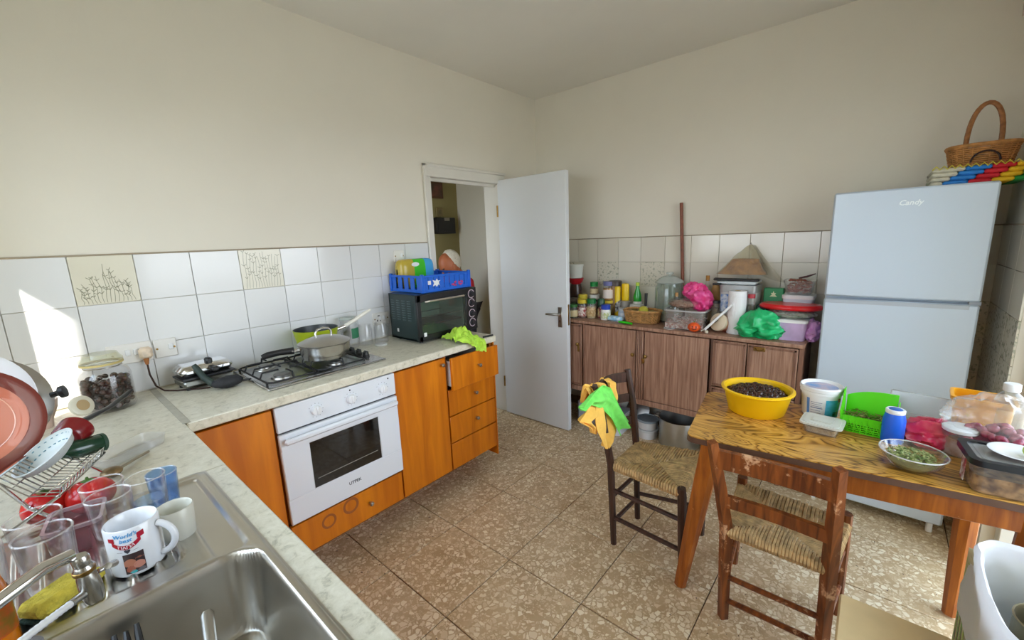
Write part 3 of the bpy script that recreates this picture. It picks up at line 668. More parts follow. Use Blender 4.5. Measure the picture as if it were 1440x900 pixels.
obj('plug_body', MB().box((-2.865, -.035, 1.095), (.046, .036, .05), .01), mat('dfcbb4', .45, name='plug_tan', var=.2, vs=40), pg)
obj('cord_grip', MB().cyl((-2.868, -.04, 1.072), (-2.868, -.042, 1.045), .011, .006, 12), mat('a86a38', .5, name='plug_brown'), pg)
cord = [(-2.868, -.042, 1.045), (-2.868, -.05, 1.0), (-2.858, -.07, .95), (-2.838, -.1, .929), (-2.80, -.14, .926), (-2.74, -.19, .926), (-2.70, -.22, .927)]
obj('flex', MB().tube(cord, .0035, 8), mat('3b2419', .8, name='braided_flex', var=.5, vs=200), pg)
# ---- sandwich toaster and oven glove
ts = thing('sandwich_toaster', 'chrome sandwich toaster standing under the cooker switch', 'toaster', (-2.69, -.12, .922), rad(6))
obj('lower_shell', MB().box((0, 0, .03), (.2, .12, .034), .009), mat('86867f', .3, .9, name='toaster_steel'), ts, True)
obj('upper_shell', MB().box((0, .004, .079), (.205, .125, .05), .02), CHROME, ts, True)
obj('seam', MB().box((0, 0, .051), (.203, .123, .008)), BLACK, ts, True)
obj('latch_handle', MB().box((.012, -.07, .082), (.03, .07, .02), .006).box((.012, -.03, .11), (.026, .03, .03), .006), BLACK, ts, True)
for x in (-.08, .08):
    for y in (-.04, .04): obj('foot', MB().cyl((x, y, 0), (x, y, .012), .009, n=10), BLACK, ts, True)
gv = thing('hand_tool', 'black rubber-gripped clamp lying before the sandwich toaster', 'tool', (-2.655, -.27, .922))
obj('grip', MB().ell((-2.645, -.272, .948), (.06, .036, .026), 20, 10, lambda v: 1 + .12 * nz(v * 3)), mat('25262a', .7, name='black_rubber', var=.2, vs=60, bmp=.2), gv)
obj('strap_loop', MB().tube([(-2.592, -.285, .94), (-2.572, -.295, .942), (-2.56, -.287, .94), (-2.565, -.272, .938), (-2.588, -.27, .938)], .004, 8, True), BLACK, gv)
obj('jaw', MB().tube([(-2.69, -.255, .945), (-2.715, -.215, .975), (-2.728, -.185, 1.012), (-2.735, -.175, 1.03)], [.016, .014, .013, .01], 10), mat('2b3a34', .6, name='dark_green_plastic'), gv)
# ---- olive jar (big)
OJX, OJY = -3.012, -.148
oj = thing('olive_jar', 'big clip-top glass jar of dark olives beside the double socket', 'jar', (OJX, OJY, .922))
obj('jar_body', MB().lathe([(0, .003), (.073, 0), (.079, .01), (.079, .135), (.072, .155), (.054, .17), (.054, .182), (.050, .182), (.050, .17), (.07, .15), (.075, .134), (.075, .012), (0, .008)], (OJX, OJY, .922), 36), GL, oj)
obj('lid', MB().lathe([(.06, .184), (.064, .19), (.064, .2), (.055, .21), (.05, .222), (.0, .224)], (OJX, OJY, .922), 36), glass('eeeedd', .05, .25), oj)
obj('rubber_seal', MB().lathe([(.056, .178), (.064, .18), (.064, .187), (.056, .187)], (OJX, OJY, .922), 36), mat('cdb978', .6, name='seal_rubber'), oj)
obj('wire_clip', MB().tube([(OJX + .056 * cos(a), OJY + .056 * sin(a), 1.093) for a in [2 * pi * k / 28 for k in range(28)]], .002, 6, True), STEEL, oj)
OLM = mat('22150f', .2, name='olive_skin', col2='46291f', vs=45)
olme = mesh('olive', MB().ell((0, 0, 0), (.0115, .0115, .0135), 10, 7), OLM)
def olives(n, fn, label, group, big=1.0):
    for k in range(n):
        o = bpy.data.objects.new('olive', olme); COL.objects.link(o); o.location = fn(k)
        o.rotation_euler = (random.uniform(0, 3), random.uniform(0, 3), random.uniform(0, 3)); s_ = random.uniform(.85, 1.1) * big; o.scale = (s_, s_, s_)
        o['label'] = label; o['category'] = 'olive'; o['group'] = group
def injar(k):
    ring = k % 15; lay = k // 15; a = 2 * pi * (ring + .5 * (lay % 2)) / 15
    if ring % 5 == 4 : r = .04; 
    else: r = .0625
    return (OJX + r * cos(a) + random.uniform(-.002, .002), OJY + r * sin(a) + random.uniform(-.002, .002), .946 + lay * .0185 + random.uniform(-.003, .003))
olives(90, injar, 'dark olive packed inside the big clip-top glass jar', 'olives in the glass jar')
obj('brine', MB().lathe([(0, .01), (.05, .012), (.05, .092), (0, .096)], (OJX, OJY, .922), 24), mat('24170f', .5, name='dark_brine'), oj)
# ================================================================== SINK
def sdrb(x, y, cx, cy, hx, hy, r):
    dx = abs(x - cx) - hx + r; dy = abs(y - cy) - hy + r
    return sqrt(max(dx, 0) ** 2 + max(dy, 0) ** 2) + min(max(dx, dy), 0) - r
def sm(a, b, t):
    t = max(0, min(1, (t - a) / (b - a))); return t * t * (3 - 2 * t)
def sinkz(x, y):
    z = .9275
    d0 = sdrb(x, y, -3.18, -1.55, .262, .51, .025); z -= .005 * sm(-.006, 0, d0)
    z += .0022 * math.exp(-((d0 + .018) / .004) ** 2)
    db = sdrb(x, y, -3.16, -1.757, .221, .279, .06); z -= .165 * sm(0.003, -.02, db) ; z += .0025 * math.exp(-((db - .008) / .006) ** 2)
    if db < -.03:
        z -= .006 * (1 - min(1, sqrt((x + 3.16) ** 2 + (y + 1.755) ** 2) / .25))
    # drainer: ribbed part and the flat part beside it
    d1 = sdrb(x, y, -3.225, -1.255, .19, .175, .04); z -= .0035 * sm(0.0, -.012, d1)
    if d1 < 0:
        q = ((x + 3.023) / .0355) % 1.0; end = sm(-1.43, -1.415, y) * sm(-1.1, -1.12, y)
        z += .0095 * end * max(0, 1 - ((q - .5) / .22) ** 2)
    d2 = sdrb(x, y, -2.972, -1.275, .031 + .0 * y, .2, .02); z -= .006 * sm(0, -.008, d2); z += .0035 * math.exp(-((x + 2.9265) / .004) ** 2) * sm(-1.06, -1.08, y)
    return z
nx_, ny_ = 150, 280
skt = thing('kitchen_sink', 'stainless inset sink with a ribbed drainer', 'sink', (-3.18, -1.55, .922))
SINKM = mat('c2beb6', .3, 1.0, name='sink_steel', var=.05, vs=6)
obj('sink_bowl', MB().grid(lambda u, v: ((-3.445 + .53 * u), -2.06 + 1.02 * v, sinkz(-3.445 + .53 * u, -2.06 + 1.02 * v)), nx_, ny_), SINKM, skt, sharp=2.5)
obj('drain_strainer', MB().lathe([(.04, .757), (.038, .760), (.01, .758), (0, .761)], (-3.16, -1.755, 0), 24), STEELB, skt)
SZ = .926
# tap
tp = thing('kitchen_tap', 'chrome swivel tap spout reaching over the drainer', 'tap', (-3.405, -1.72, .927))
obj('base', MB().lathe([(.028, 0), (.028, .01), (.022, .02), (.022, .08), (.016, .09), (0, .09)], (-3.405, -1.72, .927), 24), CHROME, tp)
obj('spout', MB().tube([(-3.405, -1.70, 1.0), (-3.395, -1.675, 1.03), (-3.33, -1.608, 1.052), (-3.25, -1.55, 1.068), (-3.205, -1.518, 1.074), (-3.176, -1.499, 1.067)], .0098, 14), CHROME, tp)
TX, TY = -3.163, -1.503; K_ = .62
noz = obj('nozzle', MB().lathe([(r * K_, z * K_) for r, z in [(0, .135), (.014, .135), (.0175, .128), (.0175, .112), (.016, .108), (.021, .1), (.021, .086), (.018, .084), (.02, .075), (.022, .055), (.022, .03), (.021, .024), (.021, .012), (.018, .0), (.0, 0)]], (TX, TY, .982), 24, Vector((-.06, -.06, 1))), STEEL, tp)
obj('brass_ring', MB().lathe([(.0128, 0), (.0138, .001), (.0138, .006), (.0128, .007)], (TX - .0035, TY - .0035, 1.036), 24, Vector((-.06, -.06, 1))), BRASS, noz)
obj('side_valve', MB().cyl((TX + .011, TY + .006, 1.022), (TX + .026, TY + .014, 1.02), .004, n=10).cyl((TX + .022, TY + .004, 1.025), (TX + .03, TY + .024, 1.014), .005, .006, n=10), STEEL, noz)
hs = thing('shower_hose', 'ribbed white hose with a metal end on the tap nozzle', 'hose', (-3.2, -1.54, .97))
obj('ferrule', MB().cyl((TX - .009, TY - .009, 1.004), (TX - .024, TY - .022, 1.006), .006, .0055, 12), STEELB, hs)
hp_ = [Vector((TX - .024, TY - .022, 1.006)).lerp(Vector((-3.34, -1.64, .985)), k / 60) + Vector((0, 0, .01 * sin(pi * k / 60))) for k in range(61)]
obj('hose', MB().tube(hp_, [.0056 if k % 2 else .0048 for k in range(61)], 10), WHITE, hs)
# mugs
def mug(x, y, z, r, h, ang, label, m, taper=1.0):
    t = thing('mug', label, 'mug', (x, y, z))
    obj('cup', MB().lathe([(0, .004), (r * taper * .92, .002), (r * taper * .97, 0), (r * taper, .006), (r, h - .003), (r - .002, h), (r - .0045, h - .003), (r * taper - .005, .01), (0, .008)], (x, y, z), 40), m, t)
    dx, dy = cos(ang), sin(ang); P = []
    for k in range(13):
        a = rad(80 - 160 * k / 12); P.append((x + dx * (r - .004 + .031 * cos(a)), y + dy * (r - .004 + .031 * cos(a)), z + h * .5 + h * .34 * sin(a)))
    obj('handle', MB().tube(P, .0062, 12, flat=1.0), m, t); return t
MUGW = mat('e4e6ea', .15, name='mug_glaze', coat=.3)
MGX, MGY, MGR = -3.097, -1.362, .0405
mg = mug(MGX, MGY, SZ + .003, MGR, .094, rad(-38), 'white photo mug with a red ribbon print on the drainer', MUGW)
def onmug(x, y, lift=.0006, A=rad(-112)):
    a = A + x / MGR; r = MGR + lift; return (MGX + r * cos(a), MGY + r * sin(a), SZ + .003 + y)
def patch(x0, x1, f0, f1, m, name, lift=.0006, n=10):
    mb = MB().grid(lambda u, v: onmug(x0 + (x1 - x0) * u, f0(u) + (f1(u) - f0(u)) * v, lift), n, 4); return obj(name, mb, m, mg)
RIB = mat('b3122f', .4, name='ribbon_red')
patch(-.021, .021, lambda u: .056 + .03 * (2 * u - 1) ** 2 * .35, lambda u: .0645 + .03 * (2 * u - 1) ** 2 * .35, RIB, 'ribbon_print', n=20)
patch(.0165, .027, lambda u: .072 + .002 * u, lambda u: .0825 + .002 * u, RIB, 'ribbon_print', .0005)
patch(-.027, -.0165, lambda u: .072 + .002 * (1 - u), lambda u: .0815, RIB, 'ribbon_print', .0005)
CY = mat('4b9fd8', .4, name='print_blue')
V, F = txt("World's", .0105, .0002, .2); obj('lettering', decal(V, F, lambda x, y: onmug(x, .0828 + y + 6 * x * x, .0009)), CY, mg)
V, F = txt("best", .0105, .0002, .2); obj('lettering', decal(V, F, lambda x, y: onmug(x, .0735 + y + 4 * x * x, .0009)), CY, mg)
V, F = txt("ΓΙΑΓΙΑ", .0078, .0002); obj('lettering', decal(V, F, lambda x, y: onmug(x, .0604 + y + 24 * x * x, .0013)), mat('f2dfe2', .4, name='print_pale'), mg)
V, F = txt("— ♥ —", .008, .0); obj('lettering', decal(V, F, lambda x, y: onmug(x, .0515 + y + 6 * x * x, .0009)), mat('3a3a44', .5, name='print_dark'), mg)
px0 = -.0085
patch(px0, .021, lambda u: .006, lambda u: .046, mat('3a2a2c', .35, name='photo_dark'), 'photo_print', .0006)
for (a, b, c_, d_, cc) in ((px0, .008, .020, .036, 'b9785e'), (.004, .02, .014, .029, 'c98a78'), (px0 + .002, .006, .009, .022, 'a8604c'), (.008, .021, .006, .014, '6a666c'), (-.003, .009, .006, .013, '37b2b8'), (.008, .02, .033, .037, '8d5a4c')):
    patch(a, b, lambda u, c_=c_: c_ + .003 * (2 * u - 1) ** 2, lambda u, d_=d_: d_ - .005 * (2 * u - 1) ** 2, mat(cc, .35, name='photo_tone'), 'photo_print', .001)
mug(-3.028, -1.322, SZ, .033, .068, rad(120), 'plain pale mug half hidden behind the photo mug', mat('cfcdc0', .25, name='pale_glaze'), .9)
# tumblers
def tumbler(x, y, r, h, label, m=GL, taper=.82, base=None, group=None):
    t = thing('drinking_glass', label, 'glass', (x, y, SZ), group=group)
    obj('tumbler', MB().lathe([(0, .002), (r * taper, 0), (r * taper + .001, .008), (r, h), (r - .0022, h), (r * taper - .0015, .012), (0, .01)], (x, y, SZ), 32), m, t)
    rr = MB().lathe([(r - .0028, h - .001), (r - .001, h + .0012), (r + .0006, h - .001)], (x, y, SZ), 32); obj('rim', rr, glass('ffffff', .02, .22), t)
    if base: obj('base_tint', MB().lathe([(0, .0125), (r * taper - .004, .0125), (r * (taper + .06) - .004, .05), (0, .052)], (x, y, SZ), 28), base, t)
    return t
BLUG = glass('c4def9', .03, .08, name='blue_glass'); BLUL = glass('d0e6fb', .03, .08, name='pale_blue_glass')
tumbler(-3.115, -1.258, .036, .115, 'tall clear tumbler directly behind the photo mug')
tumbler(-3.118, -1.178, .036, .112, 'clear tumbler behind the one next to the photo mug')
tumbler(-3.052, -1.205, .036, .105, 'clear tumbler with a blue base behind the mugs', base=BLUL)
tumbler(-3.018, -1.15, .03, .08, 'small deep blue glass at the far end of the drainer', BLUG)
tumbler(-3.205, -1.335, .038, .12, 'clear tumbler standing nearest the tap spout')
tumbler(-3.215, -1.25, .038, .12, 'clear tumbler behind the one nearest the tap')
pt = thing('plastic_tub', 'pinkish see-through plastic tub between the tumblers', 'tub', (-3.16, -1.25, SZ))
def tubbox(x, y, z, lx, ly, h, t=.003, rz=0, fl=.9):
    m = MB(); M = Matrix.Translation((x, y, z)) @ Matrix.Rotation(rz, 4, 'Z')
    def ring(sx, sy, z_):
        rr = min(sx, sy) * .3; P = []
        for (qx, qy, a0) in ((1, 1, 0), (-1, 1, 90), (-1, -1, 180), (1, -1, 270)):
            for k in range(5):
                a = rad(a0 + k * 22.5); P.append(M @ Vector((qx * (sx - rr) + rr * cos(a), qy * (sy - rr) + rr * sin(a), z_)))
        return P
    R = [ring(lx / 2 * fl, ly / 2 * fl, 0), ring(lx / 2, ly / 2, h), ring(lx / 2 - t, ly / 2 - t, h), ring(lx / 2 * fl - t, ly / 2 * fl - t, t)]
    vs = [p for r_ in R for p in r_]; n = 20
    fs = [(a * n + k, a * n + (k + 1) % n, (a + 1) * n + (k + 1) % n, (a + 1) * n + k) for a in range(3) for k in range(n)]
    fs.append(tuple(range(n))[::-1]); fs.append(tuple(range(3 * n, 4 * n))); m.add(vs, fs); return m
def ringbox(x, y, z, lx, ly, h, t, rz=0):
    m = tubbox(x, y, z, lx, ly, h, t, rz, 1.0); a = MB(); n = 20; V = list(m.V)
    for k in range(n): V[60 + k] = (V[40 + k][0], V[40 + k][1], z)
    F = [(r * n + k, r * n + (k + 1) % n, ((r + 1) % 4) * n + (k + 1) % n, ((r + 1) % 4) * n + k) for r in range(4) for k in range(n)]
    a.V = V; a.F = F; return a
def tublid(x, y, z, lx, ly, h, rz=0):
    m = MB(); M = Matrix.Translation((x, y, z)) @ Matrix.Rotation(rz, 4, 'Z'); P = []
    rr = min(lx, ly) * .15
    for (qx, qy, a0) in ((1, 1, 0), (-1, 1, 90), (-1, -1, 180), (1, -1, 270)):
        for k in range(5):
            a = rad(a0 + k * 22.5); P.append((qx * (lx / 2 - rr) + rr * cos(a), qy * (ly / 2 - rr) + rr * sin(a)))
    m.prism(P, 0, h, M); m.prism([(p[0] * .85, p[1] * .85) for p in P], h, h + .002, M); return m
obj('tub', tubbox(-3.165, -1.18, SZ, .085, .10, .062, rz=rad(-10)), glass('e6c6ce', .1, .12), pt)
obj('tub_rim', ringbox(-3.165, -1.18, SZ + .056, .089, .104, .007, .006, rad(-10)), glass('e6ccd2', .15, .4), pt)
c_ = thing('plastic_tub', 'clear plastic tub at the left end of the drainer', 'tub', (-3.31, -1.3, SZ))
obj('tub', tubbox(-3.315, -1.275, SZ, .12, .11, .115, rz=rad(8)), PL, c_)
for (x, y, r, lb) in ((-3.205, -1.005, .043, 'red tomato on the left, in front of the dish rack'), (-3.135, -1.03, .045, 'red tomato on the right, behind the tumblers')):
    t = thing('tomato', lb, 'tomato', (x, y, .922))
    obj('flesh', MB().ell((x, y, .922 + r * .84), (r, r, r * .86), 24, 14, lambda v: 1 - .1 * max(0, v.z - .85) * 6 + .03 * cos(5 * atan2(v.y, v.x)) * (1 - v.z * v.z)), mat('c5181c', .18, name='tomato_skin', col2='d5372a', vs=20), t)
    obj('stalk', MB().lathe([(.012, 0), (.004, .002), (.0025, .008), (0, .008)], (x, y, .922 + r * 1.66), 6), mat('4a6a2a', .7, name='stalk'), t)
SPON = mat('cdbb45', .95, name='sponge_foam', var=.2, vs=60, bmp=.6, bs=160)
t = thing('sponge', 'yellow washing-up sponge lying under the tap spout', 'sponge', (-3.207, -1.378, SZ), rad(35))
obj('foam', MB().box((0, 0, .021), (.08, .05, .028), .008), SPON, t, True); obj('scourer', MB().box((0, 0, .0035), (.079, .049, .007), .002), mat('20362a', .95, name='green_scourer', bmp=.5, bs=200), t, True)
t = thing('sponge', 'yellow sponge between tap nozzle and photo mug', 'sponge', (-3.148, -1.335, SZ), rad(-40))
obj('foam', MB().box((0, -.03, .017), (.045, .032, .024), .008), SPON, t, True)
ob = thing('detergent_bottle', 'orange washing-up liquid bottle at the left edge', 'bottle', (-3.265, -1.44, SZ))
obj('bottle', MB().lathe([(0, 0), (.03, .0), (.033, .006), (.033, .1), (.028, .13), (.014, .15), (.012, .17), (0, .17)], (-3.285, -1.425, SZ), 28, sx=1.15, sy=.85), mat('e8820e', .12, name='orange_liquid', coat=.5, sub=.2), ob)
obj('paper_label', MB().lathe([(.0336, .03), (.0336, .1)], (-3.285, -1.425, SZ), 28, sx=1.15, sy=.85), mat('d2591c', .35, name='orange_label', col2='8f6a1a', vs=50), ob)
obj('cap', MB().lathe([(.015, .165), (.015, .19), (.008, .2), (0, .2)], (-3.285, -1.425, SZ), 18), mat('c9441c', .4, name='red_cap'), ob)
t = thing('drain_plug', 'grey round rubber plug at the sink edge under the hose', 'plug', (-3.27, -1.47, SZ))
obj('disc', MB().lathe([(0, 0), (.026, 0), (.028, .012), (.02, .016), (0, .016)], (-3.252, -1.475, .928), 24), mat('77767a', .6, name='grey_rubber'), t)
# cutlery in the bowl
t = thing('table_knife', 'steel knife handle standing up in the sink bowl', 'knife', (-3.06, -1.72, .77))
obj('handle', MB().tube([(-3.07, -1.69, .79), (-3.052, -1.60, .822), (-3.037, -1.525, .866), (-3.036, -1.52, .87)], [.007, .009, .0105, .006], 12, flat=.4), STEELB, t)
obj('blade', MB().tube([(-3.085, -1.77, .768), (-3.07, -1.69, .79)], [.009, .008], 8, flat=.25), STEEL, t)
t = thing('serving_fork', 'black plastic fork standing in the sink bowl', 'fork', (-3.19, -1.68, .77))
fk = MB()
for k in range(3): fk.tube([(-3.156 + .014 * k, -1.535, .878), (-3.155 + .014 * k, -1.517, .894), (-3.154 + .014 * k, -1.507, .904 + .004 * (k != 1))], [.005, .005, .0035], 8)
fk.box((-3.142, -1.54, .874), (.044, .012, .018), .004); obj('head', fk, BLACK, t)
obj('handle', MB().tube([(-3.142, -1.542, .872), (-3.16, -1.64, .80), (-3.18, -1.73, .768)], .006, 8, flat=.6), BLACK, t)
# ---- things behind the sink: containers on the worktop
t = thing('food_tray', 'long clear plastic tray on the worktop beyond the sink', 'tray', (-3.03, -.73, .922))
obj('tray', tubbox(-3.035, -.735, .922, .18, .085, .03, rz=rad(33), fl=.92), PL, t)
t = thing('measuring_spoon', 'worn round metal spoon bowl lying by the clear tray', 'spoon', (-3.08, -.86, .922))
obj('bowl', MB().ell((-3.085, -.86, .934), (.024, .024, .012), 18, 8), mat('8b7350', .4, .6, name='worn_spoon', var=.3, vs=60), t)
obj('handle', MB().tube([(-3.065, -.85, .934), (-3.02, -.80, .93), (-2.995, -.775, .928)], .004, 8), mat('a39a86', .4, .7, name='worn_steel'), t)
SJ = thing('small_jar', 'short glass jar with a white lid lying on its side by the olive jar', 'jar', (-3.11, -.27, .922))
ax = Vector((.5, -.75, .35)).normalized(); c0 = Vector((-3.125, -.225, .966))
obj('jar_body', MB().lathe([(0, -.03), (.034, -.03), (.038, -.02), (.038, .045), (.033, .055)], c0, 26, ax), GL, SJ)
obj('lid', MB().lathe([(.033, .052), (.036, .053), (.036, .064), (.03, .067), (0, .066)], c0, 26, ax), mat('d9d3bf', .3, name='lid_cream'), SJ)
obj('lid_print', MB().lathe([(.02, .0672), (.012, .0676), (0, .0676)], c0, 26, ax), mat('b59a70', .5, name='lid_print'), SJ)
t = thing('china_ornament', 'small pale pink china piece behind the dish rack', 'ornament', (-3.24, -.2, .922))
obj('body', MB().lathe([(0, 0), (.03, 0), (.034, .03), (.05, .07), (.055, .1), (.048, .1), (.03, .03), (0, .02)], (-3.2, -.21, .922), 9), mat('d3b7a8', .4, name='pink_china'), t)
# ---- dish rack with crockery
u_ = Vector((.42, .907, 0)).normalized(); A0 = Vector((-3.182, -1.06, .993)); B0 = Vector((-3.266, -1.02, 1.058)); LR = .22
rk = thing('dish_rack', 'chrome wire dish rack left of the sink', 'rack', (-3.25, -.9, .922))
wire = MB(); R_ = .0016
wire.tube([A0, A0 + u_ * LR], .003, 8).tube([B0 - u_ * .05, B0 + u_ * (LR + .03)], .004, 8)
for k in range(16):
    p = u_ * (LR * k / 15); wire.tube([A0 + p + Vector((.006, 0, .02)), A0 + p, (A0 + p).lerp(B0 + p, .5) + Vector((0, 0, -.02)), B0 + p], R_, 6)
for f in (.25, .5, .75): wire.tube([A0.lerp(B0, f) + Vector((0, 0, -.02 * (1 - abs(2 * f - 1)))), A0.lerp(B0, f) + u_ * LR + Vector((0, 0, -.02 * (1 - abs(2 * f - 1))))], R_, 6)
wire.tube([A0 + Vector((.006, 0, .02)), A0 + u_ * LR + Vector((.006, 0, .02))], R_, 6)
obj('wire_basket', wire, CHROME, rk)
for s_ in (0, 1):
    b0 = A0 + u_ * (LR * s_); b1 = B0 + u_ * (LR * s_)
    lg = MB().tube([b1, b1.lerp(b0, .45) + Vector((0, 0, -.05)), Vector((b0.x + .0, b0.y, .926))], .004, 8).tube([b0, Vector((b1.x - .01, b1.y, .926))], .004, 8)
    obj('leg', lg, CHROME, rk)
def plate(name, label, c, nrm, r, m, m2=None, deep=.02):
    t = thing(name, label, 'plate', tuple(Vector(c) - Vector((0, 0, r))))
    obj('dish', MB().lathe([(0, 0), (r * .62, 0), (r * .7, deep * .25), (r * .95, deep), (r, deep), (r, deep + .003), (r * .94, deep + .004), (r * .68, deep * .3 + .004), (r * .6, .004), (0, .004)], c, 48, nrm), m, t)
    obj('rim_line', MB().lathe([(r * .63, .0045), (r * .615, .0062), (r * .60, .0046)], c, 48, nrm), m2 or m, t)
    return t
def amber():
    m, N, L, P = nmat('amber_glass'); P.inputs['Base Color'].default_value = srgb('bb6a52'); P.inputs['Roughness'].default_value = .08
    P.inputs['Coat Weight'].default_value = .5; return m
plate('dinner_plate', 'amber brown glass plate leaning at the front of the dish rack', (-3.30, -.855, 1.145), (.06, -1, .26), .128, amber(), mat('d39a82', .1, name='amber_line'))
pd = bpy.data.objects.get('dinner_plate'); nrm_ = Vector((.06, -1, .26)).normalized()
obj('rim_band', MB().lathe([(.100, .0170), (.118, .0265), (.1290, .0265), (.1290, .019), (.12, .019)], (-3.30, -.855, 1.145), 48, nrm_), mat('6e3029', .1, name='amber_rim', coat=.5), pd, label='dark brown rim')
plate('dinner_plate', 'white plate leaning behind the amber one in the dish rack', (-3.315, -.73, 1.168), (.1, -1, .24), .135, mat('dfe3e6', .12, name='white_glaze', coat=.3), mat('b9c4cc', .2, name='grey_line'))
t = thing('pan_lid', 'steel pan lid with a black knob behind the plates', 'lid', (-3.22, -.62, 1.0))
obj('disc', MB().lathe([(.13, 0), (.132, .003), (.11, .012), (.06, .022), (0, .026)], (-3.282, -.655, 1.135), 40, (.2, -1, .25)), STEEL, t)
obj('knob', MB().lathe([(.008, 0), (.008, .014), (.017, .02), (.017, .03), (0, .033)], (-3.158, -.70, 1.142), 16, (.9, -.3, .2)), BLACK, t)
t = thing('red_saucepan', 'little dark red pan with a long black handle in the rack', 'pan', (-3.15, -.82, 1.02))
obj('pan_body', MB().lathe([(0, 0), (.03, 0), (.034, .004), (.038, .04), (.035, .04), (.03, .007), (0, .005)], (-3.15, -.85, 1.055), 28, (.5, .75, .25)), mat('7f0f18', .25, name='red_enamel', coat=.4), t)
obj('handle', MB().tube([(-3.125, -.80, 1.075), (-3.10, -.76, 1.07), (-3.05, -.67, 1.062), (-3.005, -.6, 1.07), (-2.985, -.575, 1.078)], [.010, .0095, .0085, .0085, .006], 12, flat=.7), BLACK, t)
obj('ferrule', MB().tube([(-3.14, -.825, 1.075), (-3.122, -.797, 1.075)], .008, 10), STEEL, t)
# white slotted strainer with blue slots
t = thing('colander', 'white plastic colander half with blue-grey slots, lying on the rack', 'colander', (-3.16, -.95, 1.0))
cc_ = Vector((-3.178, -.955, 1.048)); Mc = Matrix.Translation(cc_) @ Matrix.Rotation(rad(-25), 4, 'Z') @ Matrix.Rotation(rad(-24), 4, 'Y') @ Matrix.Rotation(rad(20), 4, 'X') @ Matrix.Rotation(rad(55), 4, 'Z') @ Matrix.Scale(.72, 4)
m = MB(); m.m = Mc; m.lathe([(0, .0), (.04, 0), (.062, .014), (.07, .035), (.073, .036), (.073, .038), (.068, .038), (.06, .018), (.04, .004), (0, .004)], (0, 0, 0), 36, sx=1.25)
obj('bowl', m, mat('c3cbcb', .3, name='white_translucent'), t)
m = MB(); m.m = Mc
for k in range(26):
    a = 2 * pi * k / 26
    for (r, z_) in ((.053, .0128), (.0655, .029)): m.box((r * 1.25 * cos(a), r * sin(a), z_), (.0035, .008, .004), .001, rz=a)
obj('slots', m, mat('5f8796', .5, name='slot_blue'), t)
t = thing('bottle', 'dark green bottle lying on the rack, base outward', 'bottle', (-3.1, -.87, 1.0))
obj('body', MB().lathe([(0, 0), (.022, 0), (.024, .004), (.024, .06), (.015, .08), (.009, .1), (0, .1)], (-3.088, -.845, 1.018), 22, (-.85, -.35, .12)), mat('123c26', .2, name='dark_green', coat=.3), t)
obj('base_ring', MB().lathe([(.0245, -.002), (.025, .006), (.0235, .006)], (-3.088, -.845, 1.018), 22, (-.85, -.35, .12)), mat('2c4a39', .4, name='green_grey'), t)
# ================================================================== SIDEBOARD
SBX, SBZ = -.45, .89
sb = thing('sideboard', 'long brown walnut sideboard with brass knobs along the back wall', 'sideboard', (-.26, -1.15, 0))
obj('top', MB().bb(-.455, -.075, -2.14, -.1, .868, SBZ, .003), WALNUT, sb)
obj('side_panel', MB().bb(-.44, -.075, -2.136, -2.116, .325, .868), WALNUTD, sb); obj('side_panel', MB().bb(-.44, -.075, -.12, -.1, .325, .868), WALNUTD, sb)
obj('body', MB().bb(-.425, -.075, -2.116, -.12, .34, .36).bb(-.085, -.075, -2.116, -.12, .34, .868).bb(-.425, -.085, -1.675, -1.655, .36, .868).bb(-.425, -.085, -.745, -.725, .36, .868), WALNUTD, sb)
for (x, y) in ((-.40, -2.06), (-.12, -2.06), (-.40, -.2), (-.12, -.2)): obj('leg', MB().cyl((x, y, 0), (x, y, .33), .014, .024, 12), WALNUTD, sb)
obj('plinth_rail', MB().bb(-.448, -.425, -2.136, -.1, .325, .365, .003), WALNUT, sb)
def sdoor(y0, y1, z0, z1, bead=True, name='door'):
    d = obj(name, MB().bb(-.448, -.428, y0 + .002, y1 - .002, z0 + .002, z1 - .002, .002), WALNUT, sb)
    if bead:
        f = MB(); q = .012
        for (a, b, c, e_) in ((y0 + .008, y0 + .008 + q, z0 + .008, z1 - .008), (y1 - .008 - q, y1 - .008, z0 + .008, z1 - .008)): f.bb(-.4515, -.447, a, b, c, e_, .0015)
        for z in (z0 + .008, z1 - .008 - q): f.bb(-.4515, -.447, y0 + .008, y1 - .008, z, z + q, .0015)
        obj('bead_moulding', f, WALNUTD, d)
    return d
def bknob(y, z, d):
    obj('knob', MB().lathe([(.006, 0), (.005, .008), (.013, .014), (.013, .02), (.006, .025), (0, .025)], (-.451, y, z), 16, (-1, 0, 0)), BRASS, d)
d = sdoor(-.735, -.12, .368, .862); obj('key_plate', MB().box((-.4525, -.705, .67), (.003, .018, .055), .002), BRASS, d); bknob(-.705, .705, d)
d = sdoor(-1.17, -.745, .368, .862, False); bknob(-1.155, .69, d); obj('edge_moulding', MB().bb(-.4515, -.447, -.762, -.748, .368, .862, .0015), WALNUTD, d)
d = sdoor(-1.65, -1.232, .368, .862, False); bknob(-1.247, .69, d); obj('key_plate', MB().box((-.4525, -1.228, .655), (.003, .02, .03), .002).lathe([(.008, 0), (.006, .01), (0, .012)], (-.4525, -1.228, .642), 10, (-1, 0, 0)), BRASS, d)
fp = obj('fluted_strip', MB().bb(-.446, -.428, -1.230, -1.172, .368, .862), WALNUTD, sb)
for k in range(4): obj('flute', MB().bb(-.4525, -.446, -1.224 + .0135 * k, -1.216 + .0135 * k, .37, .86, .002), WALNUT, fp)
sdoor(-1.86, -1.672, .565, .862, True, 'drop_flap')
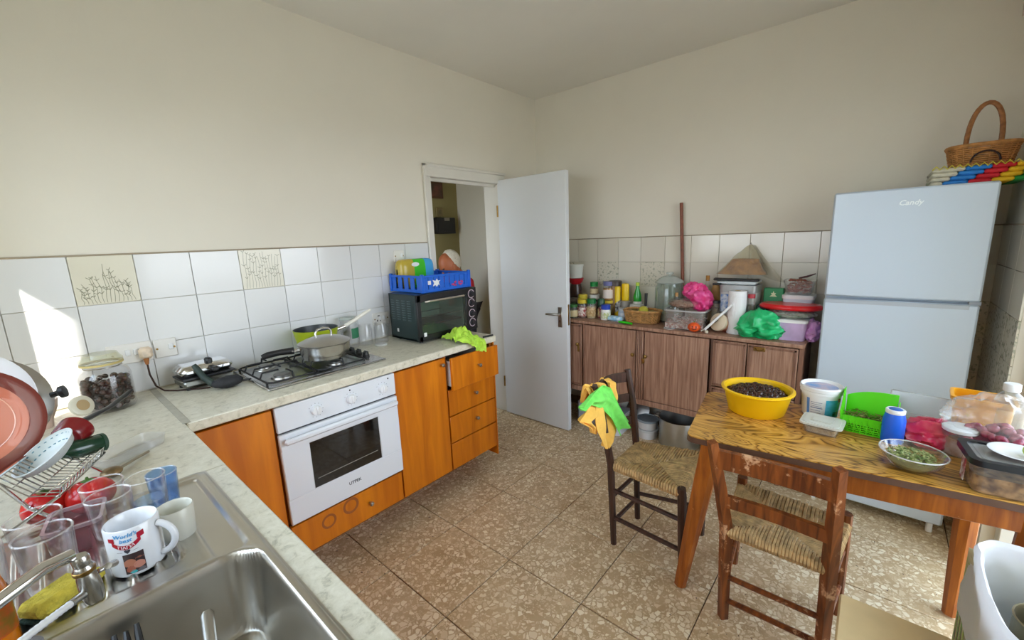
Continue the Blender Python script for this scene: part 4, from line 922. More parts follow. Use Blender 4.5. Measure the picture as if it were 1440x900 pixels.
d = sdoor(-2.114, -1.862, .565, .862, True, 'drop_flap'); obj('pull_handle', MB().box((-.4535, -1.925, .838), (.005, .06, .026), .002).tube([(-.456, -1.945, .84), (-.468, -1.94, .834), (-.47, -1.925, .83), (-.468, -1.91, .834), (-.456, -1.905, .84)], .004, 8), BRASS, d)
d = sdoor(-2.114, -1.672, .368, .56, True, 'drawer'); bknob(-1.9, .47, d)
# ---- things on the sideboard
def jar(x, y, z, r, h, lidc, bodyc, label, labc=None, lidh=None, glassy=True, cat='jar', name='spice_jar', group=None, body_top=None):
    t = thing(name, label, cat, (x, y, z), group=group)
    lh = lidh or max(.014, h * .18)
    bz = h - lh
    if glassy:
        obj('contents', MB().lathe([(0, .003), (r * .9, .003), (r * .9, bz * .8), (0, bz * .8)], (x, y, z), 18), mat(bodyc, .7, name='contents', var=.25, vs=90), t)
        obj('jar_body', MB().lathe([(0, 0), (r * .95, 0), (r, .005), (r, bz * .82), (r * .85, bz), (0, bz)], (x, y, z), 22), glass('f2f2ee', .03, .06), t)
    else: obj('jar_body', MB().lathe([(0, 0), (r * .95, 0), (r, .005), (r, bz * .85), (r * .85, bz), (0, bz)], (x, y, z), 22), mat(bodyc, .35, name='jar_plastic'), t)
    obj('lid', MB().lathe([(r * .93, bz - .002), (r * .95, h - .002), (r * .9, h), (0, h)], (x, y, z), 22), mat(lidc, .35, name='jar_lid'), t)
    if labc: obj('paper_label', MB().lathe([(r * 1.012, bz * .15), (r * 1.012, bz * .72)], (x, y, z), 22), mat(labc if isinstance(labc, str) else labc[0], .55, name='paper_label', col2=None if isinstance(labc, str) else labc[1], vs=60), t)
    return t
Z = SBZ
jar(-.38, -.616, Z, .036, .108, '2f6a35', '4b4a26', 'dark green-lidded jar half hidden by the door edge', 'c9b98d')
jar(-.33, -.672, Z, .043, .143, 'c9b22c', '6e3a26', 'yellow-lidded jar with red berry label, front row', ('d9d0c4', '8e2a26'))
jar(-.235, -.615, Z, .041, .168, 'd3bf3a', '5d4326', 'taller yellow-lidded jar behind the berry-label jar')
a = jar(-.13, -.66, Z, .049, .158, 'd8d8d2', '4a2d22', 'squat white-lidded jar carrying a green-capped jar')
jar(-.13, -.66, Z + .158, .034, .102, '178a3c', '8a5a3a', 'green-capped spice jar standing on the white-lidded jar', 'd8c49a', .034)
jar(-.32, -.745, Z, .037, .152, '136a33', 'b8a37c', 'front-row jar with green lid and beige label', ('cdb68d', 'a37f4a'), .034)
jar(-.285, -.812, Z, .028, .15, '17452c', '8f2e33', 'slim dark green-lidded jar beside the blue-lidded one', ('cfc58e', '8f3a3a'), .05)
jar(-.32, -.868, Z, .037, .115, '1d3fae', 'e2e1da', 'white jar with a bright blue lid', ('dfdfd8', 'b9c27c'), .034, False)
jar(-.17, -.81, Z, .046, .126, 'd1b93a', '8a7a2a', 'yellow-lidded jar under the honey jar', None, .02)
t = jar(-.17, -.81, Z + .126, .042, .148, '6d6e9c', 'c98a22', 'amber honey jar with a mauve cap on the yellow-lidded jar', 'e2d3c8', .03)
t = thing('spray_can', 'tall yellow can with a black and white slanted label', 'can', (-.16, -.885, Z))
obj('can', MB().lathe([(0, 0), (.0225, 0), (.0225, .225), (.018, .235), (.0, .237)], (-.16, -.885, Z), 20), mat('e6c413', .35, name='yellow_can'), t)
obj('label_band', MB().grid(lambda u, v: (-.16 + .0229 * cos(rad(150 + 170 * u)), -.885 + .0229 * sin(rad(150 + 170 * u)), Z + .03 + .045 * u + .075 * v), 14, 1), mat('dedcd8', .4, name='can_white', col2='26262c', vs=45), t)
t = thing('round_tin', 'round tin with a dark brown lid behind the yellow can', 'tin', (-.10, -.862, Z))
obj('tin', MB().lathe([(0, 0), (.05, 0), (.05, .24), (0, .24)], (-.128, -.845 - .03 + .03, Z), 24), mat('8a6a4a', .4, .2, name='tin_brown'), t); obj('lid', MB().lathe([(.052, .238), (.053, .272), (.05, .276), (0, .276)], (-.128, -.845, Z), 24), mat('3a2d28', .4, name='dark_lid'), t)
t = thing('soap_bottle', 'bright yellow flat bottle standing on a dark tin', 'bottle', (-.11, -.925, Z))
obj('tin_base', MB().lathe([(0, 0), (.04, 0), (.04, .118), (.05, .12), (.05, .126), (0, .126)], (-.125, -.932, Z), 24), mat('9c968c', .4, .3, name='grey_tin'), t)
obj('bottle', MB().lathe([(0, .126), (.03, .126), (.03, .245), (.026, .256), (.0, .26)], (-.125, -.932, Z), 20, sy=1.0, sx=.7), mat('edc60f', .35, name='yellow_plastic'), t)
t = thing('green_bottle', 'small bright green bottle with a yellow-green cap', 'bottle', (-.12, -1.03, Z))
obj('base_box', MB().box((-.12, -1.03, Z + .052), (.08, .09, .104), .004), mat('c9c4ba', .6, name='pale_carton'), t, label='pale carton under the bottle')
obj('bottle', MB().lathe([(0, .104), (.03, .104), (.031, .15), (.028, .175), (.013, .225), (.013, .245), (0, .245)], (-.12, -1.03, Z), 22), mat('149a2c', .15, name='green_pet', coat=.4), t)
obj('paper_label', MB().lathe([(.0315, .106), (.0315, .125)], (-.12, -1.03, Z), 22), mat('d9d9d4', .5), t)
obj('cap', MB().lathe([(.0145, .243), (.0145, .268), (0, .268)], (-.12, -1.03, Z), 16), mat('b3cf3a', .4, name='lime_cap'), t)
t = jar(-.25, -.975, Z, .034, .085, 'c9cdd2', 'aebfd2', 'little white and blue tub next to the wicker tray', ('b9cbe2', 'dfe4ea'), .012, False, 'tub', 'small_tub')
t = thing('tissue_pack', 'flat light blue pack beside the green knife', 'pack', (-.33, -.955, Z)); obj('wrap', MB().box((-.33, -.955, Z + .018), (.06, .11, .034), .01), mat('86bfe0', .3, name='blue_film', col2='cfe4ee', vs=40), t)
t = thing('paring_knife', 'green-handled knife lying at the front of the sideboard', 'knife', (-.42, -1.07, Z))
obj('handle', MB().tube([(-.405, -1.02, Z + .012), (-.412, -1.07, Z + .013), (-.418, -1.125, Z + .01)], [.009, .012, .009], 10, flat=.8), mat('2fc81c', .3, name='bright_green'), t); obj('blade', MB().tube([(-.405, -1.02, Z + .012), (-.395, -.955, Z + .009)], [.010, .004], 8, flat=.15), STEEL, t)
# wicker tray
def weave(x, y, z, rx, ry, h, flare, rows, n, amp=.003, r=.0035):
    m = MB()
    for j in range(rows):
        t_ = (j + .5) / rows; k1 = 1 + flare * t_; P = []
        for i in range(n * 2):
            a = 2 * pi * i / (n * 2); ex = lambda c_: math.copysign(abs(c_) ** .7, c_)
            d_ = amp * (1 if (i + j) % 2 else -1); P.append((x + (rx * k1 + d_) * ex(cos(a)), y + (ry * k1 + d_) * ex(sin(a)), z + h * t_))
        m.tube(P, r, 5, True)
    for i in range(n):
        a = 2 * pi * (i * 2 + .5) / (n * 2); ex = lambda c_: math.copysign(abs(c_) ** .7, c_)
        m.tube([(x + rx * ex(cos(a)), y + ry * ex(sin(a)), z), (x + rx * (1 + flare) * ex(cos(a)), y + ry * (1 + flare) * ex(sin(a)), z + h)], r * .8, 5)
    return m
def rimring(x, y, z, rx, ry, r, n=40):
    ex = lambda c_: math.copysign(abs(c_) ** .7, c_)
    return MB().tube([(x + rx * ex(cos(2 * pi * k / n)), y + ry * ex(sin(2 * pi * k / n)), z) for k in range(n)], r, 8, True)
WICK = mat('b98a52', .7, name='wicker', var=.35, vs=50); WICKD = mat('b27d44', .7, name='wicker_brown', var=.3, vs=40)
wb = thing('wicker_tray', 'low oblong wicker basket holding fruit', 'basket', (-.24, -1.15, Z))
obj('weave', weave(-.272, -1.138, Z + .002, .07, .113, .08, .14, 9, 24), WICK, wb, kind='stuff'); obj('rim', rimring(-.272, -1.138, Z + .086, .082, .131, .008), WICK, wb); obj('base', MB().bb(-.332, -.212, -1.238, -1.04, Z, Z + .01, .003), WICK, wb)
def fruit(x, y, z, r, c, label, name='lemon', cat='fruit', c2=None):
    t = thing(name, label, cat, (x, y, z - r[2])); obj('skin', MB().ell((x, y, z), r, 18, 12, lambda v: 1 + .1 * max(0, abs(v.x) - .85)), mat(c, .4, name='fruit_skin', col2=c2, vs=25), t)
    obj('stalk', MB().ell((x + r[0] * 1.0, y, z), (.004, .004, .004), 6, 5), mat('5d4a2a', .8, name='stalk_brown'), t); return t
fruit(-.285, -1.15, Z + .085, (.045, .035, .034), 'b3ad33', 'yellow-green mango on top of the wicker tray', 'mango')
fruit(-.265, -1.075, Z + .055, (.04, .034, .034), '7d6a2e', 'brownish fruit at the left of the wicker tray', 'pear')
fruit(-.265, -1.205, Z + .055, (.04, .036, .035), '8f8340', 'olive-green fruit at the right of the wicker tray', 'pear')
t = thing('peeler', 'upright black-handled peeler with a white collar behind the mango', 'peeler', (-.235, -1.14, Z + .03))
obj('handle', MB().tube([(-.235, -1.145, Z + .105), (-.233, -1.145, Z + .14), (-.23, -1.145, Z + .205)], [.008, .010, .011], 10), BLACK, t); obj('collar', MB().lathe([(.006, .0), (.015, .01), (.015, .02), (.007, .03)], (-.2355, -1.145, Z + .082), 14), WHITE, t); obj('stem', MB().cyl((-.237, -1.145, Z + .012), (-.2355, -1.145, Z + .1), .005, n=8), STEEL, t)
# big glass jar with cone lid
BX, BY = -.118, -1.272
t = thing('glass_canister', 'big clear glass canister with a conical glass lid', 'jar', (BX, BY, Z))
obj('jar_body', MB().lathe([(0, .004), (.09, 0), (.1, .012), (.1, .235), (.09, .262), (.088, .275), (.083, .275), (.085, .26), (.095, .232), (.095, .016), (0, .01)], (BX, BY, Z), 40), glass('f1f6f4', .03, .06), t)
obj('lid', MB().lathe([(.1, .276), (.103, .282), (.09, .292), (.06, .315), (.035, .325), (.0, .327)], (BX, BY, Z), 40), glass('dfe6e4', .06, .4), t)
obj('knob', MB().lathe([(.012, .324), (.01, .332), (.026, .338), (.028, .346), (.022, .352), (0, .353)], (BX, BY, Z), 24), glass('e6ecea', .04, .25), t)
obj('contents', MB().lathe([(0, .012), (.092, .012), (.092, .06), (0, .066)], (BX, BY, Z), 30), mat('b3a489', .8, name='flour', var=.1, vs=30), t)
t = glassjar('cork_bottle', 'tiny corked clear bottle in front of the glass canister', -.31, -1.392, Z, .03, .215, .011); obj('cork', MB().cyl((-.31, -1.392, Z + .205), (-.31, -1.392, Z + .232), .0105, n=10), mat('b98a55', .9, name='cork'), t); t['category'] = 'bottle'
t = thing('broom_handle', 'thin brown wooden broom handle upright against the tiled wall', 'broom', (-.04, -1.37, 0))
obj('stick', MB().tube([(-.045, -1.385, .0), (-.04, -1.35, .9), (-.035, -1.305, 1.725)], .0115, 10), mat('7a3d22', .45, name='brown_varnish', var=.2, vs=30), t); obj('ferrule', MB().tube([(-.045, -1.385, .0), (-.045, -1.3845, .05)], .014, 10), STEELB, t)
t = thing('clear_lid', 'thin clear plastic lid lying flat before the bean box', 'lid', (-.41, -1.39, Z)); obj('disc', MB().lathe([(0, 0), (.034, 0), (.036, .006), (.033, .007), (.03, .002), (0, .002)], (-.405, -1.385, Z), 26), PL, t); obj('edge', MB().lathe([(.0362, .003), (.0368, .006), (.0345, .0075)], (-.405, -1.385, Z), 26), glass('ffffff', .05, .4), t)
# tub of beans with bags
t = thing('plastic_box', 'clear plastic box of pink and white beans behind the pumpkin', 'box', (-.3, -1.465, Z))
obj('box', tubbox(-.30, -1.468, Z, .2, .255, .128, rz=0, fl=.95), glass('f7f7f6', .12, .08), t); obj('rim', ringbox(-.30, -1.468, Z + .12, .212, .267, .01, .012), glass('dddddd', .2, .5), t)
bs = MB(); rng = random.Random(3)
for k in range(420):
    fx, fy = rng.uniform(-.088, .088), rng.uniform(-.113, .113); bs.ell((-.30 + fx, -1.468 + fy, Z + .01 + rng.uniform(0, .052)), (.008, .005, .005), 6, 4, None, Matrix.Rotation(rng.uniform(0, 3), 3, 'Z'))
bs.bb(-.39, -.21, -1.585, -1.35, Z + .004, Z + .04); o = obj('beans', bs, mat('b8736c', .5, name='bean_skin', col2='e6dcd2', vs=70), t, kind='stuff')
def crumple(c, r, amp=.25, fq=2.2, seed=0, n=40, m=24, hf=.25, M=None):
    def fn(v):
        q = v * fq + Vector((seed * 7.3, seed, 0)); a = nz(q); b = nz(q * 2.1 + Vector((5, 0, 0))); e_ = nz(q * 4.3)
        return 1 + amp * (1 - 2 * abs(a)) * .6 + amp * .5 * (.5 - abs(b)) + amp * hf * (.5 - abs(e_)) - amp * .2
    return MB().ell(c, r, n, m, fn, M)
t = thing('bean_bag', 'clear bag of brown nuts lying on the bean box', 'bag', (-.3, -1.42, Z + .13))
obj('nuts', crumple((-.29, -1.43, Z + .156), (.07, .085, .024), .15, 5, 3), mat('9c7560', .7, name='nuts', var=.4, vs=90, bmp=.6, bs=90), t); obj('film', crumple((-.285, -1.44, Z + .162), (.082, .1, .03), .3, 3, 4), glass('f8f8f6', .1, .06), t)
t = thing('carrier_bag', 'knotted hot pink plastic bag on top of the bean box', 'bag', (-.28, -1.53, Z + .13))
PINK = mat('d6226e', .3, name='pink_plastic', col2='e2569a', vs=18)
obj('bag', crumple((-.275, -1.545, Z + .185), (.05, .055, .06), .6, 1.3, 8, 50, 32, .12), PINK, t); obj('bag_handles', crumple((-.265, -1.495, Z + .24), (.03, .055, .045), .9, 1.4, 12, 50, 32, .12), PINK, t)
t = thing('pumpkin_toy', 'small orange pumpkin ornament with a carved face', 'ornament', (-.42, -1.545, Z))
obj('body', MB().ell((-.415, -1.545, Z + .031), (.036, .036, .031), 40, 14, lambda v: 1 + .05 * cos(9 * atan2(v.y, v.x)) * (1 - v.z ** 2)), mat('e4561a', .4, name='pumpkin_orange', var=.1), t)
fc = MB(); yl = mat('3a1408', .6, name='carved_dark')
fdir = Vector((-.94, -.34, 0)); fs_ = Vector((-.34, .94, 0)) * -1
for s_ in (-1, 1): fc.ell(Vector((-.415, -1.545, Z + .039)) + fdir * .0345 + fs_ * (.011 * s_), (.004, .004, .005), 8, 6)
for k in range(7): fc.ell(Vector((-.415, -1.545, Z + .022 + .005 * ((k - 3) / 3) ** 2)) + fdir * .035 + fs_ * (.004 * (k - 3)), (.0032, .0032, .0028), 6, 5)
obj('face', fc, yl, t); obj('stalk', MB().cyl((-.415, -1.545, Z + .058), (-.412, -1.547, Z + .068), .005, .003, 8), mat('5a7a2a', .7), t)
t = glassjar('cork_bottle', 'tall slim corked bottle behind the pink bag', -.135, -1.535, Z, .036, .315, .0125); t['category'] = 'bottle'; obj('cork', MB().cyl((-.135, -1.535, Z + .3), (-.135, -1.535, Z + .335), .0125, n=12), mat('a8752f', .7, name='gold_cork'), t)
obj('oil', MB().lathe([(0, .012), (.031, .012), (.031, .22), (0, .22)], (-.135, -1.535, Z), 20), glass('e0d5a8', .05, .25), t)
t = thing('tan_vase', 'tan pear-shaped clay bottle beside the slim corked bottle', 'vase', (-.15, -1.594, Z)); obj('body', MB().lathe([(0, 0), (.043, 0), (.046, .06), (.044, .14), (.034, .22), (.022, .265), (.016, .285), (0, .287)], (-.15, -1.594, Z), 26), mat('b08a52', .55, name='tan_clay', var=.1, vs=12), t)
jar(-.27, -1.632, Z, .026, .19, '1c1c1e', '6e6a5a', 'tall narrow jar with a black lid behind the white tube', None, .016)
t = thing('rolling_tube', 'long thin white tube leaning from the sideboard edge', 'tube', (-.39, -1.66, Z)); obj('shaft', MB().cyl((-.412, -1.605, Z + .016), (-.377, -1.752, Z + .187), .0075, n=12), WHITE, t); obj('metal_end', MB().cyl((-.418, -1.592, Z + .010), (-.411, -1.609, Z + .02), .009, n=12), STEEL, t)
t = thing('cream_jar', 'beige printed round pot lying on its side by the paper roll', 'pot', (-.36, -1.685, Z))
ax = Vector((-.75, .35, .25)).normalized(); c0 = Vector((-.325, -1.69, Z + .055))
obj('pot', MB().lathe([(0, -.045), (.047, -.045), (.051, -.04), (.053, .03), (0, .03)], c0, 30, ax), mat('c79a7a', .4, name='pot_peach', col2='b3613f', vs=20), t)
obj('lid', MB().lathe([(.055, .026), (.056, .045), (.05, .05), (0, .05)], c0, 30, ax), mat('dccbb0', .4, name='pot_lid'), t); obj('bar_label', MB().lathe([(.02, .0505), (.019, .0515), (0, .0515)], c0 + Vector((0, .01, .01)), 4, ax), mat('8a8580', .5, name='bar_print'), t)
solo('small_ball', MB().ell((-.425, -1.625, Z + .011), (.011, .011, .011), 12, 8), mat('cfc5b0', .5), 'tiny pale ball at the sideboard edge under the white tube', 'ball')
# white lidded box behind the paper roll, black-handled lid
t = thing('storage_box', 'big white and grey box with a black-handled lid under the bread bag', 'box', (-.17, -1.74, Z))
obj('box', tubbox(-.168, -1.748, Z, .185, .21, .25, fl=.93), mat('c9cccb', .35, name='grey_white_plastic'), t); obj('rim', ringbox(-.168, -1.748, Z + .245, .19, .215, .045, .012), mat('a3a6a6', .3, .3, name='grey_rim'), t)
ld = obj('lid', MB().box((-.168, -1.735, Z + .305), (.18, .225, .026), .01), mat('d2dade', .2, name='lid_clear', coat=.4), t); obj('lid_handle', MB().box((-.25, -1.735, Z + .325), (.04, .26, .016), .006).box((-.265, -1.63, Z + .295), (.03, .05, .014), .005), BLACK, ld)
obj('print', MB().bb(-.262, -.2585, -1.71, -1.655, Z + .12, Z + .232), mat('2c6cb8', .4, name='blue_print', col2='dfe6ea', vs=35), t)
t = thing('bread_bag', 'clear bag of brown bread hung from a nail on the tiles', 'bag', (-.12, -1.74, 1.24))
def bagf(u, v, k=1.0, fr=0):
    z = 1.238 + .185 * v; wv = (1 - v) ** .8; yc = -1.70 - .056 * v; hw = .145 * wv + .004; th = 2 * pi * u; dep = (.045 * wv * (1 - .3 * v) + .004) * k
    x = -.115 + .095 * v; p = Vector((x + dep * sin(th), yc - .03 * (1 - v) + hw * k * cos(th), z)); q = nz(p * 14) * .012 * (1 - v) + nz(p * 30) * .006; return (p.x - abs(q), p.y + q, p.z)
obj('film', MB().grid(lambda u, v: bagf(u, v), 44, 24), glass('f3f0e6', .12, .14), t)
obj('bag_tail', MB().grid(lambda u, v: (-.03 - .02 * sin(6 * u + 4 * v) - .02 * abs(nz((u * 5, v * 5, 2))), -1.757 - (.03 + .14 * v) * u - .04 * v, 1.42 - .19 * v - .05 * u * v), 14, 16), glass('f4f2ea', .12, .12), t)
obj('bread', MB().grid(lambda u, v: bagf(u, v * .52, .92), 36, 10), mat('c08a48', .75, name='bread_crust', col2='96602c', vs=22, bmp=.4, bs=60), t)
solo('nail', MB().cyl((-.03, -1.755, 1.427), (-.006, -1.755, 1.432), .003, n=8), STEELB, 'short nail in the wall tiles carrying the bread bag', 'nail')
# paper roll
t = thing('paper_roll', 'white kitchen paper roll standing on the sideboard', 'paper roll', (-.32, -1.765, Z)); obj('paper', MB().lathe([(.018, 0), (.05, 0), (.0505, .003), (.0505, .262), (.05, .265), (.018, .265), (.018, 0)], (-.32, -1.765, Z), 36), mat('e8e8ea', .9, name='paper', bmp=.2, bs=120), t); obj('core', MB().lathe([(.018, .265), (.016, .2655), (.016, .001)], (-.32, -1.765, Z), 24), mat('b59a74', .9, name='card'), t)
jar(-.288, -1.836, Z, .021, .244, 'a8222e', '4a4038', 'slim clear bottle with a red cap right of the paper roll', None, .022, True, 'bottle', 'sauce_bottle')
t = thing('black_tin', 'dark tin with a blue base beside the red-capped bottle', 'tin', (-.2, -1.87, Z)); obj('tin', MB().box((-.215, -1.884, Z + .085), (.06, .06, .17), .006), mat('20272c', .35, name='black_tin'), t); obj('band', MB().box((-.215, -1.884, Z + .11), (.062, .062, .03), .004), mat('1d2f8e', .4, name='blue_band'), t)
t = thing('food_carton', 'green and white food carton behind the green bag', 'carton', (-.15, -1.94, Z)); obj('carton', MB().box((-.145, -1.93, Z + .135), (.05, .105, .27), .003), mat('14824a', .4, name='green_card'), t)
obj('emblem', MB().prism([(-.02, -.006), (.02, -.006), (.008, .006), (.014, .016), (.004, .016), (0, .03), (-.004, .016), (-.014, .016), (-.008, .006)], 0, .001, Matrix.Translation((-.1705, -1.93, Z + .225)) @ Matrix.Rotation(-pi / 2, 4, 'Z') @ Matrix.Rotation(pi / 2, 4, 'X')).bb(-.1715, -.1702, -1.965, -1.895, Z + .165, Z + .19), mat('c9d2a8', .5, name='pale_print'), t)
obj('food_picture', MB().bb(-.1715, -.1702, -1.975, -1.885, Z + .02, Z + .08), mat('b07a5a', .5, name='picture_tone', col2='6e2e28', vs=40), t)
t = thing('carrier_bag', 'crumpled emerald green plastic bag on the sideboard', 'bag', (-.33, -1.9, Z))
GB = mat('0fa35c', .3, name='emerald_plastic', col2='2cc47c', vs=15)
obj('bag', crumple((-.345, -1.895, Z + .074), (.07, .095, .07), .62, 1.15, 21, 60, 36, .1), GB, t); obj('bag_fold', crumple((-.37, -1.945, Z + .05), (.05, .07, .045), .7, 1.2, 25, 50, 30, .1), GB, t); obj('bag_fold', crumple((-.37, -1.845, Z + .05), (.05, .06, .045), .6, 1.2, 29, 50, 30, .1), GB, t)
t = thing('white_tub', 'round white tub under the bowl of dried chillies', 'tub', (-.15, -2.06, Z)); obj('tub', tubbox(-.15, -2.06, Z, .15, .15, .22, fl=.9), mat('ccd6e2', .3, name='milky_plastic'), t); obj('lid', tublid(-.15, -2.06, Z + .218, .16, .16, .02), WHITE, t)
t = thing('food_bowl', 'clear plastic bowl of reddish dried chillies on the white tub', 'bowl', (-.15, -2.06, Z + .24))
obj('bowl', tubbox(-.15, -2.06, Z + .24, .15, .16, .085, fl=.72), PL, t)
ch = MB(); rng = random.Random(9)
for k in range(120):
    a = rng.uniform(0, 6.28); p = Vector((-.15 + rng.uniform(-.05, .05), -2.06 + rng.uniform(-.055, .055), Z + .25 + rng.uniform(0, .075))); d_ = Vector((cos(a), sin(a), rng.uniform(-.4, .4))) * rng.uniform(.008, .016); ch.tube([p - d_, p, p + d_], [.003, .006, .002], 5)
obj('chillies', ch, mat('8a3a2c', .55, name='dried_chilli', col2='a5654a', vs=60), t, kind='stuff')
solo('chilli_stick', MB().tube([(-.15, -2.05, Z + .335), (-.145, -2.09, Z + .345), (-.14, -2.13, Z + .362)], [.004, .006, .003], 6), mat('4a1f22', .6), 'long dark chilli lying across the chilli bowl', 'chilli')
t = thing('lilac_tub', 'white-lidded lilac tub nearest the fridge', 'tub', (-.3, -2.065, Z)); obj('tub', tubbox(-.30, -2.055, Z, .16, .15, .105, fl=.92), mat('c3a9cf', .35, name='lilac_plastic', var=.12, vs=14), t); obj('lid', tublid(-.30, -2.055, Z + .103, .172, .162, .014), WHITE, t)
t = thing('lilac_bag', 'lilac plastic bag trailing beside the lilac tub', 'bag', (-.3, -2.14, Z)); obj('bag', crumple((-.27, -2.15, Z + .05), (.07, .032, .05), .7, 1.2, 31, 46, 28, .1), mat('dba2d9', .35, name='lilac_film'), t)
t = thing('salad_pack', 'clear salad pack with green leaves on the lilac tub', 'pack', (-.28, -2.05, Z + .12)); obj('film', crumple((-.28, -2.04, Z + .142), (.075, .115, .026), .2, 3, 33), glass('f0f0ee', .1, .25), t); obj('leaves', crumple((-.28, -2.05, Z + .136), (.06, .08, .016), .5, 4, 35), mat('5e7d4a', .6, name='leaf_green', col2='b9c0a8', vs=30), t); obj('red_label', crumple((-.285, -1.955, Z + .14), (.04, .03, .016), .3, 3, 37), mat('b3303f', .4, name='red_film'), t)
solo('serving_tray', MB().lathe([(0, .168), (.15, .168), (.158, .175), (.158, .184), (.145, .196), (.02, .2), (0, .2)], (-.265, -2.035, Z), 40, sx=.62), mat('cf0f1c', .3, name='red_plastic', coat=.2), 'large oval red plastic tray lying upside down on the salad pack', 'tray')
t = thing('tub_stack', 'white tub above a red dish on a dark jar, half behind the door', 'tub', (-.12, -.47, Z)); obj('dark_jar', MB().lathe([(0, 0), (.05, 0), (.052, .19), (.045, .235), (0, .235)], (-.12, -.48, Z), 24), mat('3f2a22', .3, name='dark_jar'), t); obj('red_dish', MB().lathe([(.035, .235), (.055, .255), (.066, .285), (.06, .285), (0, .25)], (-.12, -.48, Z), 28), mat('b3202a', .35, name='red_dish'), t); obj('tub', MB().lathe([(.045, .285), (.056, .29), (.063, .385), (.066, .39), (.066, .4), (0, .402)], (-.12, -.48, Z), 28), mat('d5d8d2', .35, name='white_tub'), t)
jar(-.22, -.53, Z, .05, .13, '7a7468', '5a4638', 'wide brown preserve jar behind the door edge', None, .018)
# ---- under the sideboard
pt_ = thing('cooking_pot', 'large aluminium cooking pot on the floor under the sideboard', 'pot', (-.235, -1.42, 0)); obj('pot', MB().lathe([(0, 0), (.128, 0), (.138, .012), (.14, .205), (.145, .21), (.138, .212), (.135, .2), (.132, .014), (0, .008)], (-.235, -1.42, 0), 44), ALU, pt_)
for s_ in (-1, 1): obj('handle', MB().tube([(-.235, -1.42 + s_ * .138, .19), (-.2, -1.42 + s_ * .165, .195), (-.235, -1.42 + s_ * .19, .2), (-.27, -1.42 + s_ * .165, .195), (-.26, -1.42 + s_ * .14, .19)], .007, 8), ALU, pt_)
t = thing('pot_lid', 'grey saucepan lid leaning behind the two stacked tubs', 'lid', (-.15, -1.22, 0)); obj('disc', MB().lathe([(.1, 0), (.1, .004), (.05, .015), (0, .018)], (-.12, -1.05, .13), 30, (-1, .1, .55)), STEELB, t); obj('knob', MB().lathe([(.008, 0), (.012, .02), (0, .022)], (-.135, -1.048, .139), 12, (-1, .1, .55)), BLACK, t)
for k, (z, lb) in enumerate(((0, 'lower white tub with grey lid on the floor by the pot'), (.075, 'upper white tub with a blue-grey lid, stacked by the pot'))):
    t = thing('food_tub', lb, 'tub', (-.25, -1.19, z), group='tubs by the pot'); obj('tub', MB().lathe([(0, 0), (.068, 0), (.076, .06), (.074, .06)], (-.25, -1.19, z), 32), mat('d9dadb', .35, name='tub_white'), t); obj('lid', MB().lathe([(.08, .058), (.082, .064), (.08, .074), (.072, .0745), (.07, .07), (0, .07)], (-.25, -1.19, z), 32), mat('8c99a3' if k else 'c9cccd', .35, name='tub_lid'), t)
t = thing('jerrycan', 'milky white jerrycan under the sideboard beside the door', 'can', (-.28, -.7, 0)); obj('body', MB().box((-.28, -.70, .1), (.13, .17, .2), .025), mat('b9bccb', .35, name='milky_hdpe'), t); obj('neck', MB().cyl((-.28, -.74, .19), (-.28, -.74, .225), .02, n=16), mat('b9bccb', .35, name='milky_hdpe'), t); obj('handle', MB().tube([(-.28, -.70, .19), (-.28, -.685, .225), (-.28, -.65, .225), (-.28, -.63, .195)], .01, 10), mat('b9bccb', .35, name='milky_hdpe'), t)
t = thing('plastic_box', 'pale grey plastic box under the sideboard behind the dark chair', 'box', (-.3, -.98, 0)); obj('box', tubbox(-.30, -.93, 0, .2, .2, .15, fl=.92), mat('c3c6cc', .4, name='pale_grey_plastic'), t); obj('lid', tublid(-.30, -.93, .149, .212, .212, .015), mat('aab4bf', .4, name='blue_grey_lid'), t)
# ================================================================== FRIDGE
FY0, FY1, FXF = -2.755, -2.2, -.44
fr = thing('fridge_freezer', 'white two-door fridge-freezer in the corner', 'fridge', (-.24, -2.477, 0))
FRW = mat('c2cfdd', .28, name='fridge_white', coat=.15)
obj('body', MB().bb(-.385, -.02, FY0, FY1, .05, 1.675, .006), FRW, fr)
fz = obj('freezer_door', MB().bb(FXF, -.39, FY0, FY1, 1.165, 1.68, .008), FRW, fr); fd = obj('fridge_door', MB().bb(FXF, -.39, FY0, FY1, .055, 1.152, .008), FRW, fr)
obj('grip_recess', MB().bb(FXF - .001, FXF + .01, FY0 + .03, FY1 - .004, 1.128, 1.149, .003), mat('aeb6c0', .35, name='grip_grey'), fd)
obj('hinge_cap', MB().bb(FXF + .004, -.4, FY0 - .002, FY0 + .035, 1.151, 1.167), mat('8f98a3', .4), fr)
V, F = txt('Candy', .032, .0006, .25); obj('maker_name', decal(V, F, lambda x, y: (FXF - .0012, -2.484 - x, 1.612 + y)), mat('f4fbff', .15, .0, name='badge_white', coat=1), fz)
for y in (FY0 + .04, FY1 - .04): obj('foot', MB().cyl((-.41, y, 0), (-.41, y, .052), .013, n=12).cyl((-.08, y, 0), (-.08, y, .052), .013, n=12), WHITE, fr)
